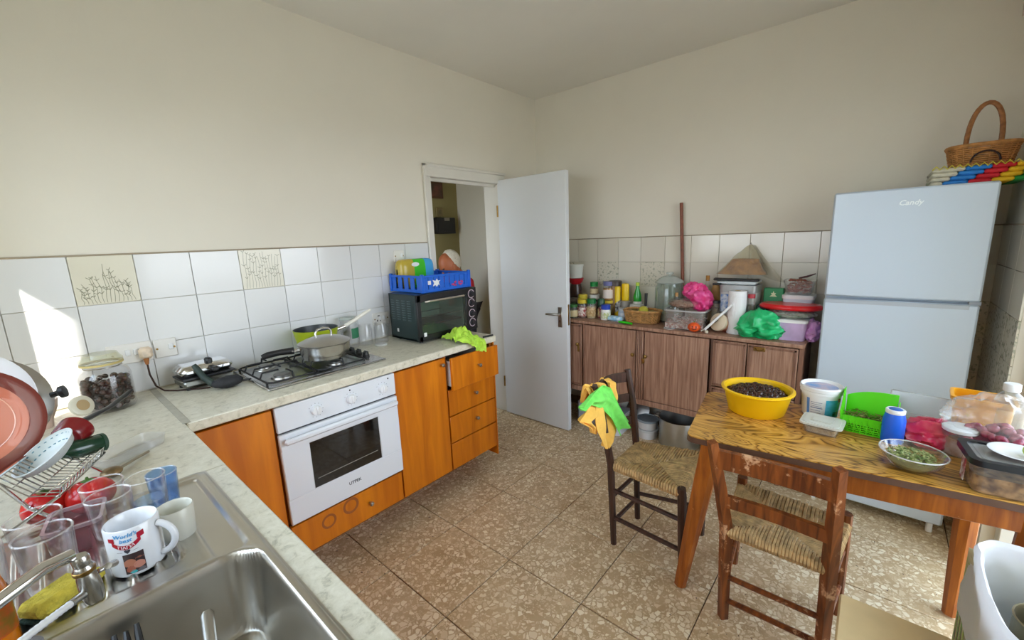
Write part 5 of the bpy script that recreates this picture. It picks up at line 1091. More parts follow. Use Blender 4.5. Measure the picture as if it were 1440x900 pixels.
# striped cloth stack and basket on it
tc_ = thing('striped_stack', 'stack of folded striped cloths, blue, red, yellow and green, on the fridge', 'cloths', (-.2, -2.68, 1.68))
for k in range(4):
    z0 = 1.6805 + k * .0195; off = -.018 * (3 - k); y = -2.555 + .03 + off * 0
    for (a, b, cc, nm) in ((-2.545 - .0 , -2.585 + .012 * k * 0, 'ccc7b4', 'white'), (-2.585, -2.665, '2a7fd0', 'blue'), (-2.665, -2.735, 'cf2230', 'red'), (-2.735, -2.80, 'e6b91c', 'yellow'), (-2.80, -2.845, '1c8a3a', 'green')):
        sh = -.022 * k if nm != 'white' else 0; a2 = a + (-.022 * k if nm != 'white' else 0); b2 = b - .022 * k
        if nm == 'green': b2 = -2.846
        a2 = max(a2, -2.846); b2 = max(b2, -2.846)
        if a2 - b2 < .004: continue
        obj('fold', MB().bb(-.36, -.06, b2, a2, z0, z0 + .0185, .006), mat(cc, .75, name='cloth_' + nm, var=.12, vs=50, bmp=.2, bs=160), tc_, label=nm + ' stripe of the folded cloths')
zig = MB(); P = []
for k in range(25): P.append((-.365, -2.545 - .0122 * k, 1.7575 + (.008 if k % 2 else -.006)))
zig.tube(P, .0028, 6); obj('zigzag_trim', zig, mat('c9bb3a', .7, name='yellow_trim'), tc_)
hb_ = thing('handled_basket', 'brown wicker basket with a tall hoop handle on the striped stack', 'basket', (-.2, -2.71, 1.76))
BKX, BKY, BKZ = -.205, -2.708, 1.762
obj('weave', weave(BKX, BKY, BKZ + .002, .075, .095, .085, .2, 10, 22, .002, .0042), WICKD, hb_, kind='stuff'); obj('rim', rimring(BKX, BKY, BKZ + .09, .091, .115, .008), WICKD, hb_); obj('base', MB().bb(BKX - .06, BKX + .06, BKY - .08, BKY + .08, BKZ - .001, BKZ + .01, .003), WICKD, hb_)
P = []
for k in range(17):
    a = pi * k / 16; P.append((BKX, BKY + .055 * cos(a), BKZ + .085 + .19 * sin(a) ** .75 if 0 < k < 16 else BKZ + .085))
P = [(BKX, BKY + .068, BKZ + .03)] + P + [(BKX, BKY - .068, BKZ + .03)]
obj('hoop_handle', MB().tube(P, .0095, 8, flat=1.2), mat('9c683c', .6, name='handle_brown', var=.3, vs=60), hb_)
P = [(BKX - .092, BKY - .005 + .045 * cos(pi * k / 12), BKZ + .014 + .045 * sin(pi * k / 12)) for k in range(13)]
obj('arch_detail', MB().tube(P, .004, 6), mat('2f1a14', .6, name='dark_cane'), hb_)
# ================================================================== TABLE
th = rad(8.0); E1 = Vector((sin(th), -cos(th), 0)); E2 = Vector((cos(th), sin(th), 0)); T0 = Vector((-1.594, -1.898, 0))
TL, TDp, TT = 1.0, .535, .75
tb = thing('kitchen_table', 'old wooden table with a burl-patterned laminate top', 'table', tuple(T0 + E1 * TL / 2 + E2 * TDp / 2), 0)
MT = Matrix(((E2.x, E1.x, 0, T0.x), (E2.y, E1.y, 0, T0.y), (0, 0, 1, 0), (0, 0, 0, 1)))
def tloc(a, b, z): return T0 + E1 * a + E2 * b + Vector((0, 0, z))    # a along the length, b towards the back wall
def tpoly(a0, a1, b0, b1, r):
    P = []
    for (ca, cb, s0) in ((a1 - r, b1 - r, 0), (a0 + r, b1 - r, 90), (a0 + r, b0 + r, 180), (a1 - r, b0 + r, 270)):
        for k in range(5):
            q = rad(s0 + 22.5 * k); P.append((cb + r * sin(q) , ca + r * cos(q)))
    return P
PP = tpoly(0, TL, 0, TDp, .035)
m = MB(); m.m = MT; m.prism([(p[0], p[1]) for p in PP][::-1], TT - .004, TT); obj('top', m, BURL, tb)
m = MB(); m.m = MT; m.prism([(.5 * TDp + (p[0] - .5 * TDp) * 1.006, .5 * TL + (p[1] - .5 * TL) * 1.004) for p in PP][::-1], TT - .026, TT - .0045); obj('edge_band', m, mat('5a3f30', .45, name='dark_edging', var=.1, vs=30), tb)
for (a0, a1, b0, b1) in ((.09, TL - .09, .05, .07), (.09, TL - .09, TDp - .07, TDp - .05), (.08, .10, .05, TDp - .05), (TL - .1, TL - .08, .05, TDp - .05)):
    m = MB(); m.m = MT; m.bb(b0, b1, a0, a1, TT - .115, TT - .027, .003); obj('apron', m, TABLEW, tb)
for (a, b, da, db) in ((.085, .06, -.10, .03), (.085, TDp - .06, -.10, -.02), (TL - .07, .06, -.03, .02), (TL - .085, TDp - .06, .0, -.01)):
    p0 = tloc(a, b, TT - .027); p1 = tloc(a + da, b + db, 0)
    d_ = (p1 - p0); q = d_.to_track_quat('Z', 'Y').to_matrix().to_4x4(); L_ = d_.length
    m = MB(); m.m = Matrix.Translation(p0) @ q
    m.lathe([(0, 0), (.036, 0), (.038, .02), (.035, L_ * .5), (.025, L_ - .01), (0, L_ - .004)], (0, 0, 0), 8); obj('leg', m, TABLEW, tb)
# ---- on the table
Z = TT
def tp_(x, y): return (x, y, Z)
YB = mat('f0be0c', .35, name='yellow_plastic_basin')
BX, BY = -1.188, -2.055
t = thing('basin', 'round yellow plastic basin of dark olives on the table', 'basin', (BX, BY, Z)); obj('basin', MB().lathe([(0, .002), (.1, 0), (.107, .006), (.126, .088), (.138, .098), (.138, .104), (.128, .106), (.12, .1), (.102, .01), (0, .008)], (BX, BY, Z), 48), YB, t)
def inb(k):
    a = k * 2.39996; r = .108 * sqrt((k % 110 + .5) / 110); return (BX + r * cos(a), BY + r * sin(a), Z + .074 + .02 * (1 - (r / .108) ** 2) + random.uniform(-.004, .004))
obj('olive_fill', MB().lathe([(0, .012), (.105, .012), (.110, .06), (0, .074)], (BX, BY, Z), 32), mat('2a1d14', .5, name='olive_dark'), t)
olives(110, inb, 'shiny dark brown olive in the yellow basin on the table', 'olives in the yellow basin', 1.2)
t = thing('tub_bucket', 'white yoghurt bucket with a blue printed label on the table', 'bucket', (-1.09, -2.265, Z)); cx, cy = -1.085, -2.268
obj('bucket', MB().lathe([(0, .003), (.056, 0), (.06, .006), (.068, .1), (.072, .102), (.072, .112), (.068, .113)], (cx, cy, Z), 40), WHITE, t)
obj('lid', MB().lathe([(.066, .112), (.074, .114), (.075, .126), (.071, .131), (.066, .128), (.06, .122), (0, .122)], (cx, cy, Z), 40), WHITE, t)
obj('lid_print', MB().lathe([(.056, .1222), (.0, .1228)], (cx, cy, Z), 30), mat('5e97cf', .4, name='lid_blue', col2='c9b5bd', vs=18), t)
def onb(a, y, lift=.0008): r = .06 + .008 * y / .1 + lift; return (cx + r * cos(a), cy + r * sin(a), Z + y)
def bpatch(a0, a1, z0, z1, m, lift=.0008, name='label_print'): return obj(name, MB().grid(lambda u, v: onb(rad(a0 + (a1 - a0) * u), z0 + (z1 - z0) * v, lift), 16, 3), m, t)
bpatch(200, 262, .008, .085, mat('62bfe4', .4, name='label_sky', col2='3aa6c9', vs=30)); bpatch(142, 152, .015, .085, mat('5a8fd6', .4, name='label_blue'))
bpatch(226, 256, .008, .036, mat('1f8fa0', .4, name='label_teal', col2='1c4a3a', vs=60), .0012); bpatch(240, 256, .075, .092, mat('b8503f', .4, name='badge_red'), .0014)
for zz, l in ((.07, 34), (.062, 32), (.054, 34), (.046, 36), (.036, 30), (.026, 32)): bpatch(156, 156 + l, zz, zz + (.0035 if zz == .046 else .0018), mat('6d7a9c', .5, name='fine_print'), .001)
t = thing('food_container', 'clear plastic container with a grey lid before the bucket', 'container', (-1.25, -2.3, Z)); obj('tub', tubbox(-1.262, -2.292, Z, .1, .115, .036, rz=rad(-4), fl=.85), PL, t); ld = obj('lid', tublid(-1.262, -2.292, Z + .036, .118, .132, .007, rz=rad(-4)), mat('c5c5bb', .3, name='frosted_lid'), t); obj('embossing', tublid(-1.262, -2.292, Z + .0445, .06, .07, .002, rz=rad(-4)), mat('bdbdb2', .3), ld)
obj('contents', tubbox(-1.262, -2.292, Z + .004, .085, .098, .02, rz=rad(-4), fl=.9), mat('b59a6c', .7, name='tan_food', var=.3, vs=60), t)
# green basket with sloping back
GRN = mat('58d312', .35, name='lime_plastic')
t = thing('lime_basket', 'lime green plastic scoop basket with dried herbs', 'basket', (-1.18, -2.42, Z)); gx, gy, gr = -1.155, -2.425, rad(-3)
Mg = Matrix.Translation((gx, gy, Z)) @ Matrix.Rotation(gr, 4, 'Z')
def gw(fn, nu, nv, th_=.003): m = MB(); m.m = Mg; return m.grid(fn, nu, nv, th_)
hx, hy = .055, .075
obj('back_wall', gw(lambda u, v: (hx + .012 * v, -hy + 2 * hy * u, .002 + (.135 - .03 * u ** 3) * v), 10, 6), GRN, t); 
obj('side_wall', gw(lambda u, v: (-hx + (2 * hx + .012 * v) * u, hy + .006 * v, .002 + (.075 + .06 * sm(.0, .8, u)) * v), 14, 6), GRN, t); obj('side_wall', gw(lambda u, v: (-hx + (2 * hx + .012 * v) * u, -hy - .006 * v, .002 + (.058 + .05 * sm(.4, 1, u)) * v), 14, 6), GRN, t)
m = MB(); m.m = Mg
for k in range(9): y = -hy + 2 * hy * k / 8; m.bb(-hx - .002, -hx + .002, y - .002, y + .002, .0, .062)
m.bb(-hx - .002, -hx + .001, -hy, hy, .038, .064)
for zz in (.004, .012, .02, .028, .036, .062): m.bb(-hx - .0025, -hx + .0025, -hy, hy, zz - .002, zz + .002)
for k in range(8): y = -hy + 2 * hy * (k + .5) / 8; m.tube([(-hx - .002, y - .009, .006), (-hx - .002, y + .009, .05)], .0015, 5)
obj('lattice_front', m, GRN, t); m = MB(); m.m = Mg; m.bb(-hx, hx, -hy, hy, 0, .003); obj('base', m, GRN, t)
m = MB(); rng = random.Random(5)
for k in range(260):
    p = Vector((rng.uniform(-hx + .008, hx - .008), rng.uniform(-hy + .008, hy - .008), .01 + rng.uniform(0, .05))); a = rng.uniform(0, 6.3); d_ = Vector((cos(a), sin(a), rng.uniform(-.3, .3))) * .014
    p2 = Mg @ p; dd = Mg.to_3x3() @ d_; m.tube([p2 - dd, p2 + dd * .2 + Vector((0, 0, .002)), p2 + dd], .0013, 4)
obj('herbs', m, mat('7d7434', .8, name='dried_herb', col2='566b22', vs=40), t, kind='stuff')
# blue bottle
BLB = mat('1b62dd', .35, name='cobalt_plastic'); bx, by = -1.215, -2.492
t = thing('plastic_bottle', 'cobalt blue plastic bottle with a white rim behind the herb bowl', 'bottle', (bx, by, Z)); obj('body', MB().lathe([(0, 0), (.03, 0), (.032, .005), (.032, .085), (.027, .105), (.026, .112), (0, .112)], (bx, by, Z), 28), BLB, t); obj('collar', MB().lathe([(.0265, .108), (.0275, .11), (.0275, .12), (.025, .123), (0, .12)], (bx, by, Z), 28), WHITE, t); obj('cap_top', MB().lathe([(.021, .1215), (.018, .1235), (0, .1235)], (bx, by, Z), 24), mat('2f5fae', .4), t)
# glass bowl of herbs
bx, by = -1.405, -2.535
t = thing('glass_bowl', 'shallow clear glass bowl of chopped green herbs', 'bowl', (bx, by, Z)); obj('bowl', MB().lathe([(0, .004), (.04, .0), (.048, .004), (.072, .03), (.083, .055), (.08, .057), (.069, .034), (.046, .009), (0, .007)], (bx, by, Z), 44), glass('fafcfa', .02, .03), t); obj('rim', MB().tube([(bx + .0815 * cos(2 * pi * k / 48), by + .0815 * sin(2 * pi * k / 48), Z + .056) for k in range(48)], .0022, 6, True), glass('ffffff', .02, .4), t)
m = MB(); rng = random.Random(11)
for k in range(300):
    a = rng.uniform(0, 6.3); r = .06 * sqrt(rng.random()); p = Vector((bx + r * cos(a), by + r * sin(a), Z + .014 + .026 * (1 - (r / .06) ** 2) + .022 * (r / .06) + rng.uniform(0, .008))); b = rng.uniform(0, 6.3); d_ = Vector((cos(b), sin(b), rng.uniform(-.5, .5))) * rng.uniform(.006, .0115); n_ = d_.cross(Vector((0, 0, 1))).normalized() * .0036
    m.add([p - d_, p + n_, p + d_, p - n_, p + Vector((0, 0, .0015))], [(0, 1, 4), (1, 2, 4), (2, 3, 4), (3, 0, 4), (0, 3, 2, 1)])
obj('herbs', m, mat('4f6620', .6, name='chopped_herb', col2='b3b878', vs=90), t, kind='stuff'); obj('oil', MB().lathe([(0, .008), (.045, .009), (.06, .024), (0, .025)], (bx, by, Z), 30), mat('8c8f58', .35, name='herb_oil'), t)
# clear tub, red bag, spice pot, orange tub
t = thing('plastic_tub', 'clear rectangular tub with a slanted lid in front of the fridge', 'tub', (-1.06, -2.56, Z)); obj('tub', tubbox(-1.055, -2.575, Z, .13, .18, .085, rz=rad(-8), fl=.88), PL, t); obj('lid', MB().box((-1.0, -2.575, Z + .075), (.012, .19, .10), .005, M=Matrix.Rotation(rad(-8), 3, 'Z') @ Matrix.Rotation(rad(18), 3, 'Y')), glass('eceef0', .15, .3), t)
t = thing('red_net_bag', 'crumpled crimson plastic bag on the table', 'bag', (-1.16, -2.59, Z)); RD = mat('c2244c', .3, name='crimson_film', col2='d4585f', vs=16)
obj('bag', crumple((-1.165, -2.585, Z + .035), (.06, .065, .045), .5, 1.2, 41, 50, 30, .1), RD, t); obj('bag_fold', crumple((-1.15, -2.61, Z + .06), (.03, .035, .025), .6, 2.5, 44, 40, 24), RD, t)
t = thing('spice_pot', 'clear pot of brown spice with a white lid, right of the crimson bag', 'pot', (-1.23, -2.655, Z)); obj('spice', MB().lathe([(0, .004), (.036, .004), (.036, .06), (0, .063)], (-1.205, -2.655, Z), 26), mat('8c5a34', .8, name='spice_brown', col2='a88f86', vs=25), t); obj('pot', MB().lathe([(0, 0), (.038, 0), (.04, .005), (.042, .085), (.039, .085)], (-1.205, -2.655, Z), 28), PL, t); obj('lid', MB().lathe([(.043, .083), (.0445, .086), (.0445, .094), (.04, .097), (0, .096)], (-1.205, -2.655, Z), 28), mat('dfe2e6', .3, name='pot_white'), t)
OR = mat('e8a11c', .3, name='orange_plastic')
t = thing('orange_tub', 'orange plastic tub with a raised rim at the back of the table', 'tub', (-.98, -2.69, Z)); obj('tub', tubbox(-.985, -2.725, Z, .12, .15, .145, rz=rad(-4), fl=.9), OR, t); obj('rim', ringbox(-.985, -2.725, Z + .137, .132, .162, .013, .01, rad(-4)), OR, t)
t = thing('water_bottle', 'large clear bottle with a white cap at the table end', 'bottle', (-1.06, -2.79, Z)); wx, wy = -1.02, -2.782
obj('bottle', MB().lathe([(0, 0), (.038, 0), (.04, .006), (.04, .14), (.03, .175), (.016, .19), (.016, .2), (0, .2)], (wx, wy, Z), 28), glass('eef2f2', .03, .1), t); obj('cap', MB().lathe([(.02, .192), (.021, .195), (.021, .217), (.019, .219), (0, .219)], (wx, wy, Z), 24), WHITE, t)
# bag of red shallots / grapes on the container
t = thing('food_bag', 'see-through bag of dark red grapes lying behind the lidded box', 'bag', (-1.19, -2.73, Z)); obj('film', crumple((-1.16, -2.735, Z + .115), (.08, .11, .085), .3, 2.0, 51, 56, 34), glass('fbfbfa', .08, .12), t)
gm = mesh('grape', MB().ell((0, 0, 0), (.012, .012, .015), 12, 8), mat('7a1f3c', .2, name='grape_skin', col2='a34a5e', vs=60)); rng = random.Random(8)
obj('heap', crumple((-1.185, -2.735, Z + .05), (.06, .085, .05), .2, 2, 61, 24, 14), mat('6a1f38', .5, name='grape_mass'), t)
for k in range(40):
    o = bpy.data.objects.new('grape', gm); COL.objects.link(o); a = rng.uniform(0, 6.28); r = sqrt(rng.random()); o.location = (-1.195 + .062 * r * cos(a), -2.74 + .085 * r * sin(a), Z + .07 + .036 * (1 - r * r) + rng.uniform(0, .012)); o.rotation_euler = (rng.uniform(0, 3), rng.uniform(0, 3), 0)
    o['label'] = 'dark red grape inside the see-through bag'; o['category'] = 'grape'; o['group'] = 'grapes in the clear bag'
# black-rimmed food box with plate and lime on it
fbx, fby, fr_ = -1.395, -2.745, rad(6)
t = thing('food_box', 'clear box with a thick black rim holding brown stew, front of the table', 'box', (fbx, fby, Z)); obj('box', tubbox(fbx, fby, Z, .15, .195, .092, rz=fr_, fl=.93), glass('fafbfc', .05, .03), t); obj('rim', ringbox(fbx, fby, Z + .085, .166, .212, .018, .017, fr_), mat('17191d', .3, name='black_rim'), t)
obj('stew', tubbox(fbx, fby, Z + .003, .142, .186, .05, .07, rz=fr_, fl=.97), mat('5c3d22', .5, name='stew_brown', col2='b48a5a', vs=30, bmp=.8, bs=45), t)
obj('lid_sheet', tublid(fbx, fby, Z + .094, .134, .18, .004, rz=fr_), glass('eef0f0', .08, .2), t)
obj('side_label', MB().box((fbx - .03, fby + .102, Z + .05), (.03, .002, .07), M=Matrix.Rotation(fr_, 3, 'Z')), mat('d9d4cd', .5, name='label_white', col2='8e2a30', vs=60), t)
t = thing('saucer', 'white oval saucer lying on the black-rimmed box', 'plate', (fbx + .02, fby - .0, Z + .1)); obj('dish', MB().lathe([(0, 0), (.04, 0), (.06, .008), (.062, .01), (.058, .011), (.04, .004), (0, .003)], (fbx + .008, fby - .005, Z + .105), 36), mat('dfe0e2', .2, name='saucer_white', coat=.3), t)
fruit(fbx - .005, fby - .026, Z + .128, (.022, .019, .019), 'a9c22c', 'cut green lime on the white saucer', 'lime')
# ================================================================== CHAIRS
def rushseat(m, P, z, sag=.012, rows=26):
    """four triangles of rush wound over the rails; P = four corners"""
    c = sum((Vector(p) for p in P), Vector()) / 4; c.z = z - sag; rng = random.Random(int(abs(P[0][0]) * 1000))
    for i in range(4):
        a = Vector(P[i]); b = Vector(P[(i + 1) % 4]); a.z = b.z = z
        out = ((a + b) / 2 - c); out.z = 0; out.normalize()
        for k in range(rows):
            t_ = (k + .5) / rows; e = a.lerp(b, t_); s_ = 1 - abs(2 * t_ - 1); tip = e.lerp(c, s_ * .98) if s_ > 0 else e
            s0 = a.lerp(c, min(1, 2 * t_)) if t_ < .5 else b.lerp(c, min(1, 2 - 2 * t_))
            j = Vector((0, 0, rng.uniform(-.0015, .0025)))
            r = (b - a).length / rows * .56
            m.tube([e + out * .004 + Vector((0, 0, -.034)), e + out * .013 + Vector((0, 0, -.016)), e + out * .006 + Vector((0, 0, .002)) + j, e.lerp(s0, .3) + Vector((0, 0, .006)) + j, s0 + Vector((0, 0, -.001)) + j], [r, r, r * rng.uniform(.9, 1.15), r, r * .8], 5, flat=.75)
    m.add([tuple(Vector(p) + Vector((0, 0, -.012))) for p in P] + [tuple(Vector(p) + Vector((0, 0, -.03))) for p in P], [(0, 1, 2, 3), (7, 6, 5, 4)])
def leg(pts, r, n=8, sq=False):
    return MB().tube(pts, r, n)
ch = thing('dining_chair', 'dark-stained ladder-back chair with rush seat and cloths on its back', 'chair', (-1.31, -1.69, 0))
NB = [(-1.45, -1.525, 0), (-1.462, -1.512, .44), (-1.485, -1.482, .66), (-1.51, -1.448, .835)]
FB = [(-1.195, -1.535, 0), (-1.202, -1.522, .44), (-1.198, -1.498, .66), (-1.19, -1.462, .83)]
NFt = [(-1.475, -1.868, 0), (-1.487, -1.858, .42), (-1.49, -1.856, .455)]; FFt = [(-1.118, -1.842, 0), (-1.118, -1.842, .42), (-1.118, -1.842, .455)]
for P, r in ((NB, .0185), (FB, .0185), (NFt, .02), (FFt, .02)): obj('leg', MB().tube(P, [r * .8] + [r] * (len(P) - 2) + [r * .9], 8), DARKW, ch)
def at(P, z):
    for a, b in zip(P, P[1:]):
        if a[2] <= z <= b[2]: return Vector(a).lerp(Vector(b), (z - a[2]) / (b[2] - a[2]))
    return Vector(P[-1])
for z, hgt in ((.79, .05), (.685, .04), (.565, .04)):
    a, b = at(NB, z), at(FB, z)
    def sl_(u, v, a=a, b=b, hgt=hgt): p = a.lerp(b, u); bow = .03 * sin(pi * u); return (p.x, p.y + bow, p.z + (v - .5) * hgt + .012 * sin(pi * u))
    obj('back_slat', MB().grid(sl_, 16, 3, .014), DARKW, ch)
for (A, B, z) in ((NB, NFt, .30), (NB, NFt, .15), (FB, FFt, .30), (FB, FFt, .15), (NB, FB, .26), (NB, FB, .12), (NFt, FFt, .3)): obj('stretcher', MB().tube([at(A, z), at(B, z)], .0105, 8), DARKW, ch)
m = MB(); rushseat(m, [(-1.462, -1.53, 0), (-1.488, -1.852, 0), (-1.118, -1.838, 0), (-1.2, -1.535, 0)], .445); obj('rush_seat', m, RUSH, ch, kind='stuff')
c2_ = thing('dining_chair', 'worn red-brown chair with two back rails, its back to the viewer', 'chair', (-1.42, -2.2, 0))
LB = [(-1.558, -2.058, 0), (-1.585, -2.055, .42), (-1.625, -2.035, .6), (-1.672, -2.012, .79)]; RB = [(-1.548, -2.372, 0), (-1.587, -2.368, .42), (-1.625, -2.367, .6), (-1.672, -2.367, .81)]
LF = [(-1.222, -2.018, 0), (-1.245, -2.035, .455)]; RF = [(-1.262, -2.40, 0), (-1.285, -2.395, .455)]
for P in (LB, RB):
    m = MB(); m.tube(P, [.02, .024, .023, .019], 4); obj('leg', m, REDWOOD, c2_, sharp=.5)
for P in (LF, RF): obj('leg', MB().tube(P, [.017, .02], 8), DARKW if False else REDWOOD, c2_)
for z, hgt, th_ in ((.725, .068, .022), (.545, .045, .02)):
    a, b = at(LB, z), at(RB, z)
    obj('back_rail', MB().grid(lambda u, v, a=a, b=b, hgt=hgt: (a.lerp(b, u).x - .012 + .012 * sin(pi * u), a.lerp(b, u).y, a.lerp(b, u).z + (v - .5) * hgt), 12, 3, th_), REDWOOD, c2_)
for (A, B, z) in ((LB, LF, .3), (LB, LF, .14), (RB, RF, .3), (RB, RF, .14), (LF, RF, .22), (LB, RB, .2), (LB, RB, .09)): obj('stretcher', MB().tube([at(A, z), at(B, z)], .0105, 8), REDWOOD, c2_)
m = MB(); rushseat(m, [(-1.585, -2.37, 0), (-1.275, -2.40, 0), (-1.24, -2.03, 0), (-1.585, -2.06, 0)], .42, .014, 30); obj('rush_seat', m, RUSH, c2_, kind='stuff')
# cloths over the dark chair's back
def drape(name, label, pts_front, pts_back, mcol, seed):
    """ribbon of cloth: a list of (left, right) world points run from front hem over the slat to the back hem"""
    rows = pts_front
    def f(u, v):
        k = v * (len(rows) - 1); i = min(int(k), len(rows) - 2); t_ = k - i; l = Vector(rows[i][0]).lerp(Vector(rows[i + 1][0]), t_); r = Vector(rows[i][1]).lerp(Vector(rows[i + 1][1]), t_); p = l.lerp(r, u)
        w_ = .012 * sin(u * 9 + seed + v * 3) + .01 * nz((u * 4, v * 4, seed)); return p + Vector((-.3 * w_, w_, .3 * w_))
    return solo(name, MB().grid(f, 26, 34, .004), mcol, label, 'cloth')
YC = mat('f6c05a', .95, name='amber_cloth', var=.06, vs=40, bmp=.3, bs=220); GC = mat('7ee464', .95, name='green_cloth', var=.1, vs=40, bmp=.3, bs=220)
drape('cleaning_cloth', 'yellow-orange cleaning cloth hanging longest from the dark chair back, its hem lowest', [((-1.50, -1.40, .72), (-1.43, -1.40, .70)), ((-1.50, -1.41, .80), (-1.43, -1.41, .80)), ((-1.515, -1.445, .832), (-1.43, -1.45, .826)), ((-1.534, -1.475, .782), (-1.425, -1.475, .72)), ((-1.565, -1.495, .696), (-1.415, -1.495, .648)), ((-1.579, -1.508, .643), (-1.421, -1.508, .588)), ((-1.564, -1.515, .595), (-1.454, -1.515, .557)), ((-1.553, -1.52, .564), (-1.513, -1.52, .55))], None, YC, 1.0)
drape('cleaning_cloth', 'yellow-orange cloth corner spreading left beyond the dark chair post', [((-1.55, -1.40, .75), (-1.50, -1.40, .75)), ((-1.55, -1.425, .83), (-1.50, -1.425, .84)), ((-1.577, -1.46, .80), (-1.486, -1.46, .76)), ((-1.651, -1.475, .763), (-1.532, -1.478, .694)), ((-1.722, -1.485, .744), (-1.591, -1.485, .692)), ((-1.614, -1.48, .675), (-1.556, -1.48, .656)), ((-1.589, -1.48, .638), (-1.55, -1.48, .622))], None, YC, 3.0)
drape('cleaning_cloth', 'small yellow-orange cloth tip standing above the green cloth on the dark chair', [((-1.39, -1.40, .76), (-1.34, -1.40, .75)), ((-1.39, -1.42, .825), (-1.335, -1.42, .82)), ((-1.396, -1.462, .815), (-1.345, -1.462, .812)), ((-1.402, -1.475, .786), (-1.336, -1.475, .758)), ((-1.399, -1.485, .758), (-1.354, -1.485, .703))], None, YC, 4.0)
drape('cleaning_cloth', 'bright green cleaning cloth swept across the dark chair back', [((-1.672, -1.478, .789), (-1.66, -1.478, .765)), ((-1.589, -1.483, .825), (-1.59, -1.488, .772)), ((-1.491, -1.488, .836), (-1.51, -1.505, .728)), ((-1.422, -1.50, .80), (-1.463, -1.52, .668)), ((-1.361, -1.515, .695), (-1.448, -1.532, .618)), ((-1.268, -1.525, .58), (-1.438, -1.54, .585))], None, GC, 5.0)
# ================================================================== BIN, STOOL
bn = thing('waste_bin', 'box-shaped waste bin printed with green and yellow stripes', 'bin', (-1.73, -2.83, 0))
obj('box', MB().bb(-1.94, -1.93, -2.99, -2.668, 0, .60).bb(-1.53, -1.52, -2.99, -2.668, 0, .60).bb(-1.93, -1.53, -2.678, -2.668, 0, .60).bb(-1.93, -1.53, -2.99, -2.98, 0, .60).bb(-1.93, -1.53, -2.98, -2.678, 0, .01), mat('c2b98e', .5, name='bin_card'), bn)
pr_ = MB(); rng = random.Random(2)
for k in range(12): x = -1.93 + .034 * k; pr_.add([(x, -2.6665, .02), (x + .02, -2.6665, .02), (x + .03 + rng.uniform(-.01, .01), -2.6665, .58), (x + .018, -2.6665, .58)], [(0, 1, 2, 3)])
obj('stripe_print', pr_, mat('a8b52a', .5, name='print_green', col2='3f8a2c', vs=18), bn)
lb = thing('bin_liner', 'white bin bag folded over the rim of the striped bin', 'bag', (-1.73, -2.83, .1))
def liner(u, v):
    a = 2 * pi * u; ex = lambda c: math.copysign(abs(c) ** .4, c); hx_, hy_ = .205, .157
    prof = [(.90, .06), (.92, .3), (.95, .56), (.985, .638), (1.03, .65), (1.07, .635), (1.09, .57), (1.1, .45)]
    k = v * (len(prof) - 1); i = min(int(k), len(prof) - 2); s_ = prof[i][0] + (prof[i + 1][0] - prof[i][0]) * (k - i); z = prof[i][1] + (prof[i + 1][1] - prof[i][1]) * (k - i)
    p = Vector((-1.73 + hx_ * s_ * ex(cos(a)), -2.829 + hy_ * s_ * ex(sin(a)), z)); w_ = .010 * nz(p * 11) + .006 * nz(p * 26); p += Vector((cos(a), sin(a), .3)) * w_
    if v > .85: p.z += .05 * nz((u * 9, 0, 3))
    return p
obj('bag', MB().grid(liner, 90, 40), film('f2f3f6'), lb)
t = thing('food_tin', 'open tin can inside the white bin bag', 'can', (-1.70, -2.79, .44)); obj('can', MB().lathe([(0, .44), (.07, .44), (.072, .442), (.072, .56), (.074, .563), (.07, .564), (.068, .56), (.068, .45), (0, .448)], (-1.70, -2.80, 0), 36), mat('b3a88a', .3, .9, name='tin_gold', var=.15, vs=20), t)
t = thing('rubbish_heap', 'dark rubbish at the bottom of the white bin bag', 'rubbish', (-1.73, -2.83, .07)); obj('heap', crumple((-1.73, -2.83, .26), (.15, .11, .18), .4, 3, 71), mat('5d5c5c', .6, name='rubbish_grey', var=.3, vs=20), t)
so = thing('stool', 'beige flat-topped stool at the bottom edge by the bin', 'stool', (-1.91, -2.53, 0)); obj('seat', MB().bb(-2.10, -1.73, -2.632, -2.40, .425, .45, .005), mat('d3b98a', .5, name='beige_board', var=.05, vs=14), so)
for (x, y) in ((-1.76, -2.43), (-1.76, -2.605), (-2.07, -2.43), (-2.07, -2.605)): obj('leg', MB().bb(x - .016, x + .016, y - .016, y + .016, 0, .425, .003), mat('b99a6c', .55, name='beige_leg'), so)
# ================================================================== HALL: pictures, fuse box, person
DK = mat('2b1d14', .6, name='dark_frame')
def hang(name, label, cat, x0, x1, z0, z1, fm_, inner, d=.02):
    t = thing(name, label, cat, ((x0 + x1) / 2, 1.075, z0)); obj('frame', MB().bb(x0, x1, 1.075 - d, 1.075, z0, z1, .004), fm_, t); obj('front', MB().bb(x0 + .02, x1 - .02, 1.073 - d, 1.076 - d, z0 + .02, z1 - .02), inner, t); return t
hang('wall_picture', 'small brown framed picture high on the hall wall', 'picture', -.37, -.2, 1.955, 2.115, mat('5f3f26', .6), mat('7a4a3a', .5, name='picture_red', col2='4a3a2a', vs=14))
hang('wall_plaque', 'small pale plaque below the hall picture', 'plaque', -.30, -.22, 1.775, 1.865, mat('8a7a52', .6), mat('776a48', .6, name='plaque_tan', var=.2, vs=30))
t = hang('fuse_box', 'black box with a white sticker on the hall wall', 'fuse box', -.34, -.085, 1.60, 1.765, mat('121114', .4, name='box_black'), BLACK, .05); obj('sticker', MB().bb(-.235, -.165, 1.0225, 1.024, 1.73, 1.762), mat('8d8678', .6, name='sticker_grey'), t)
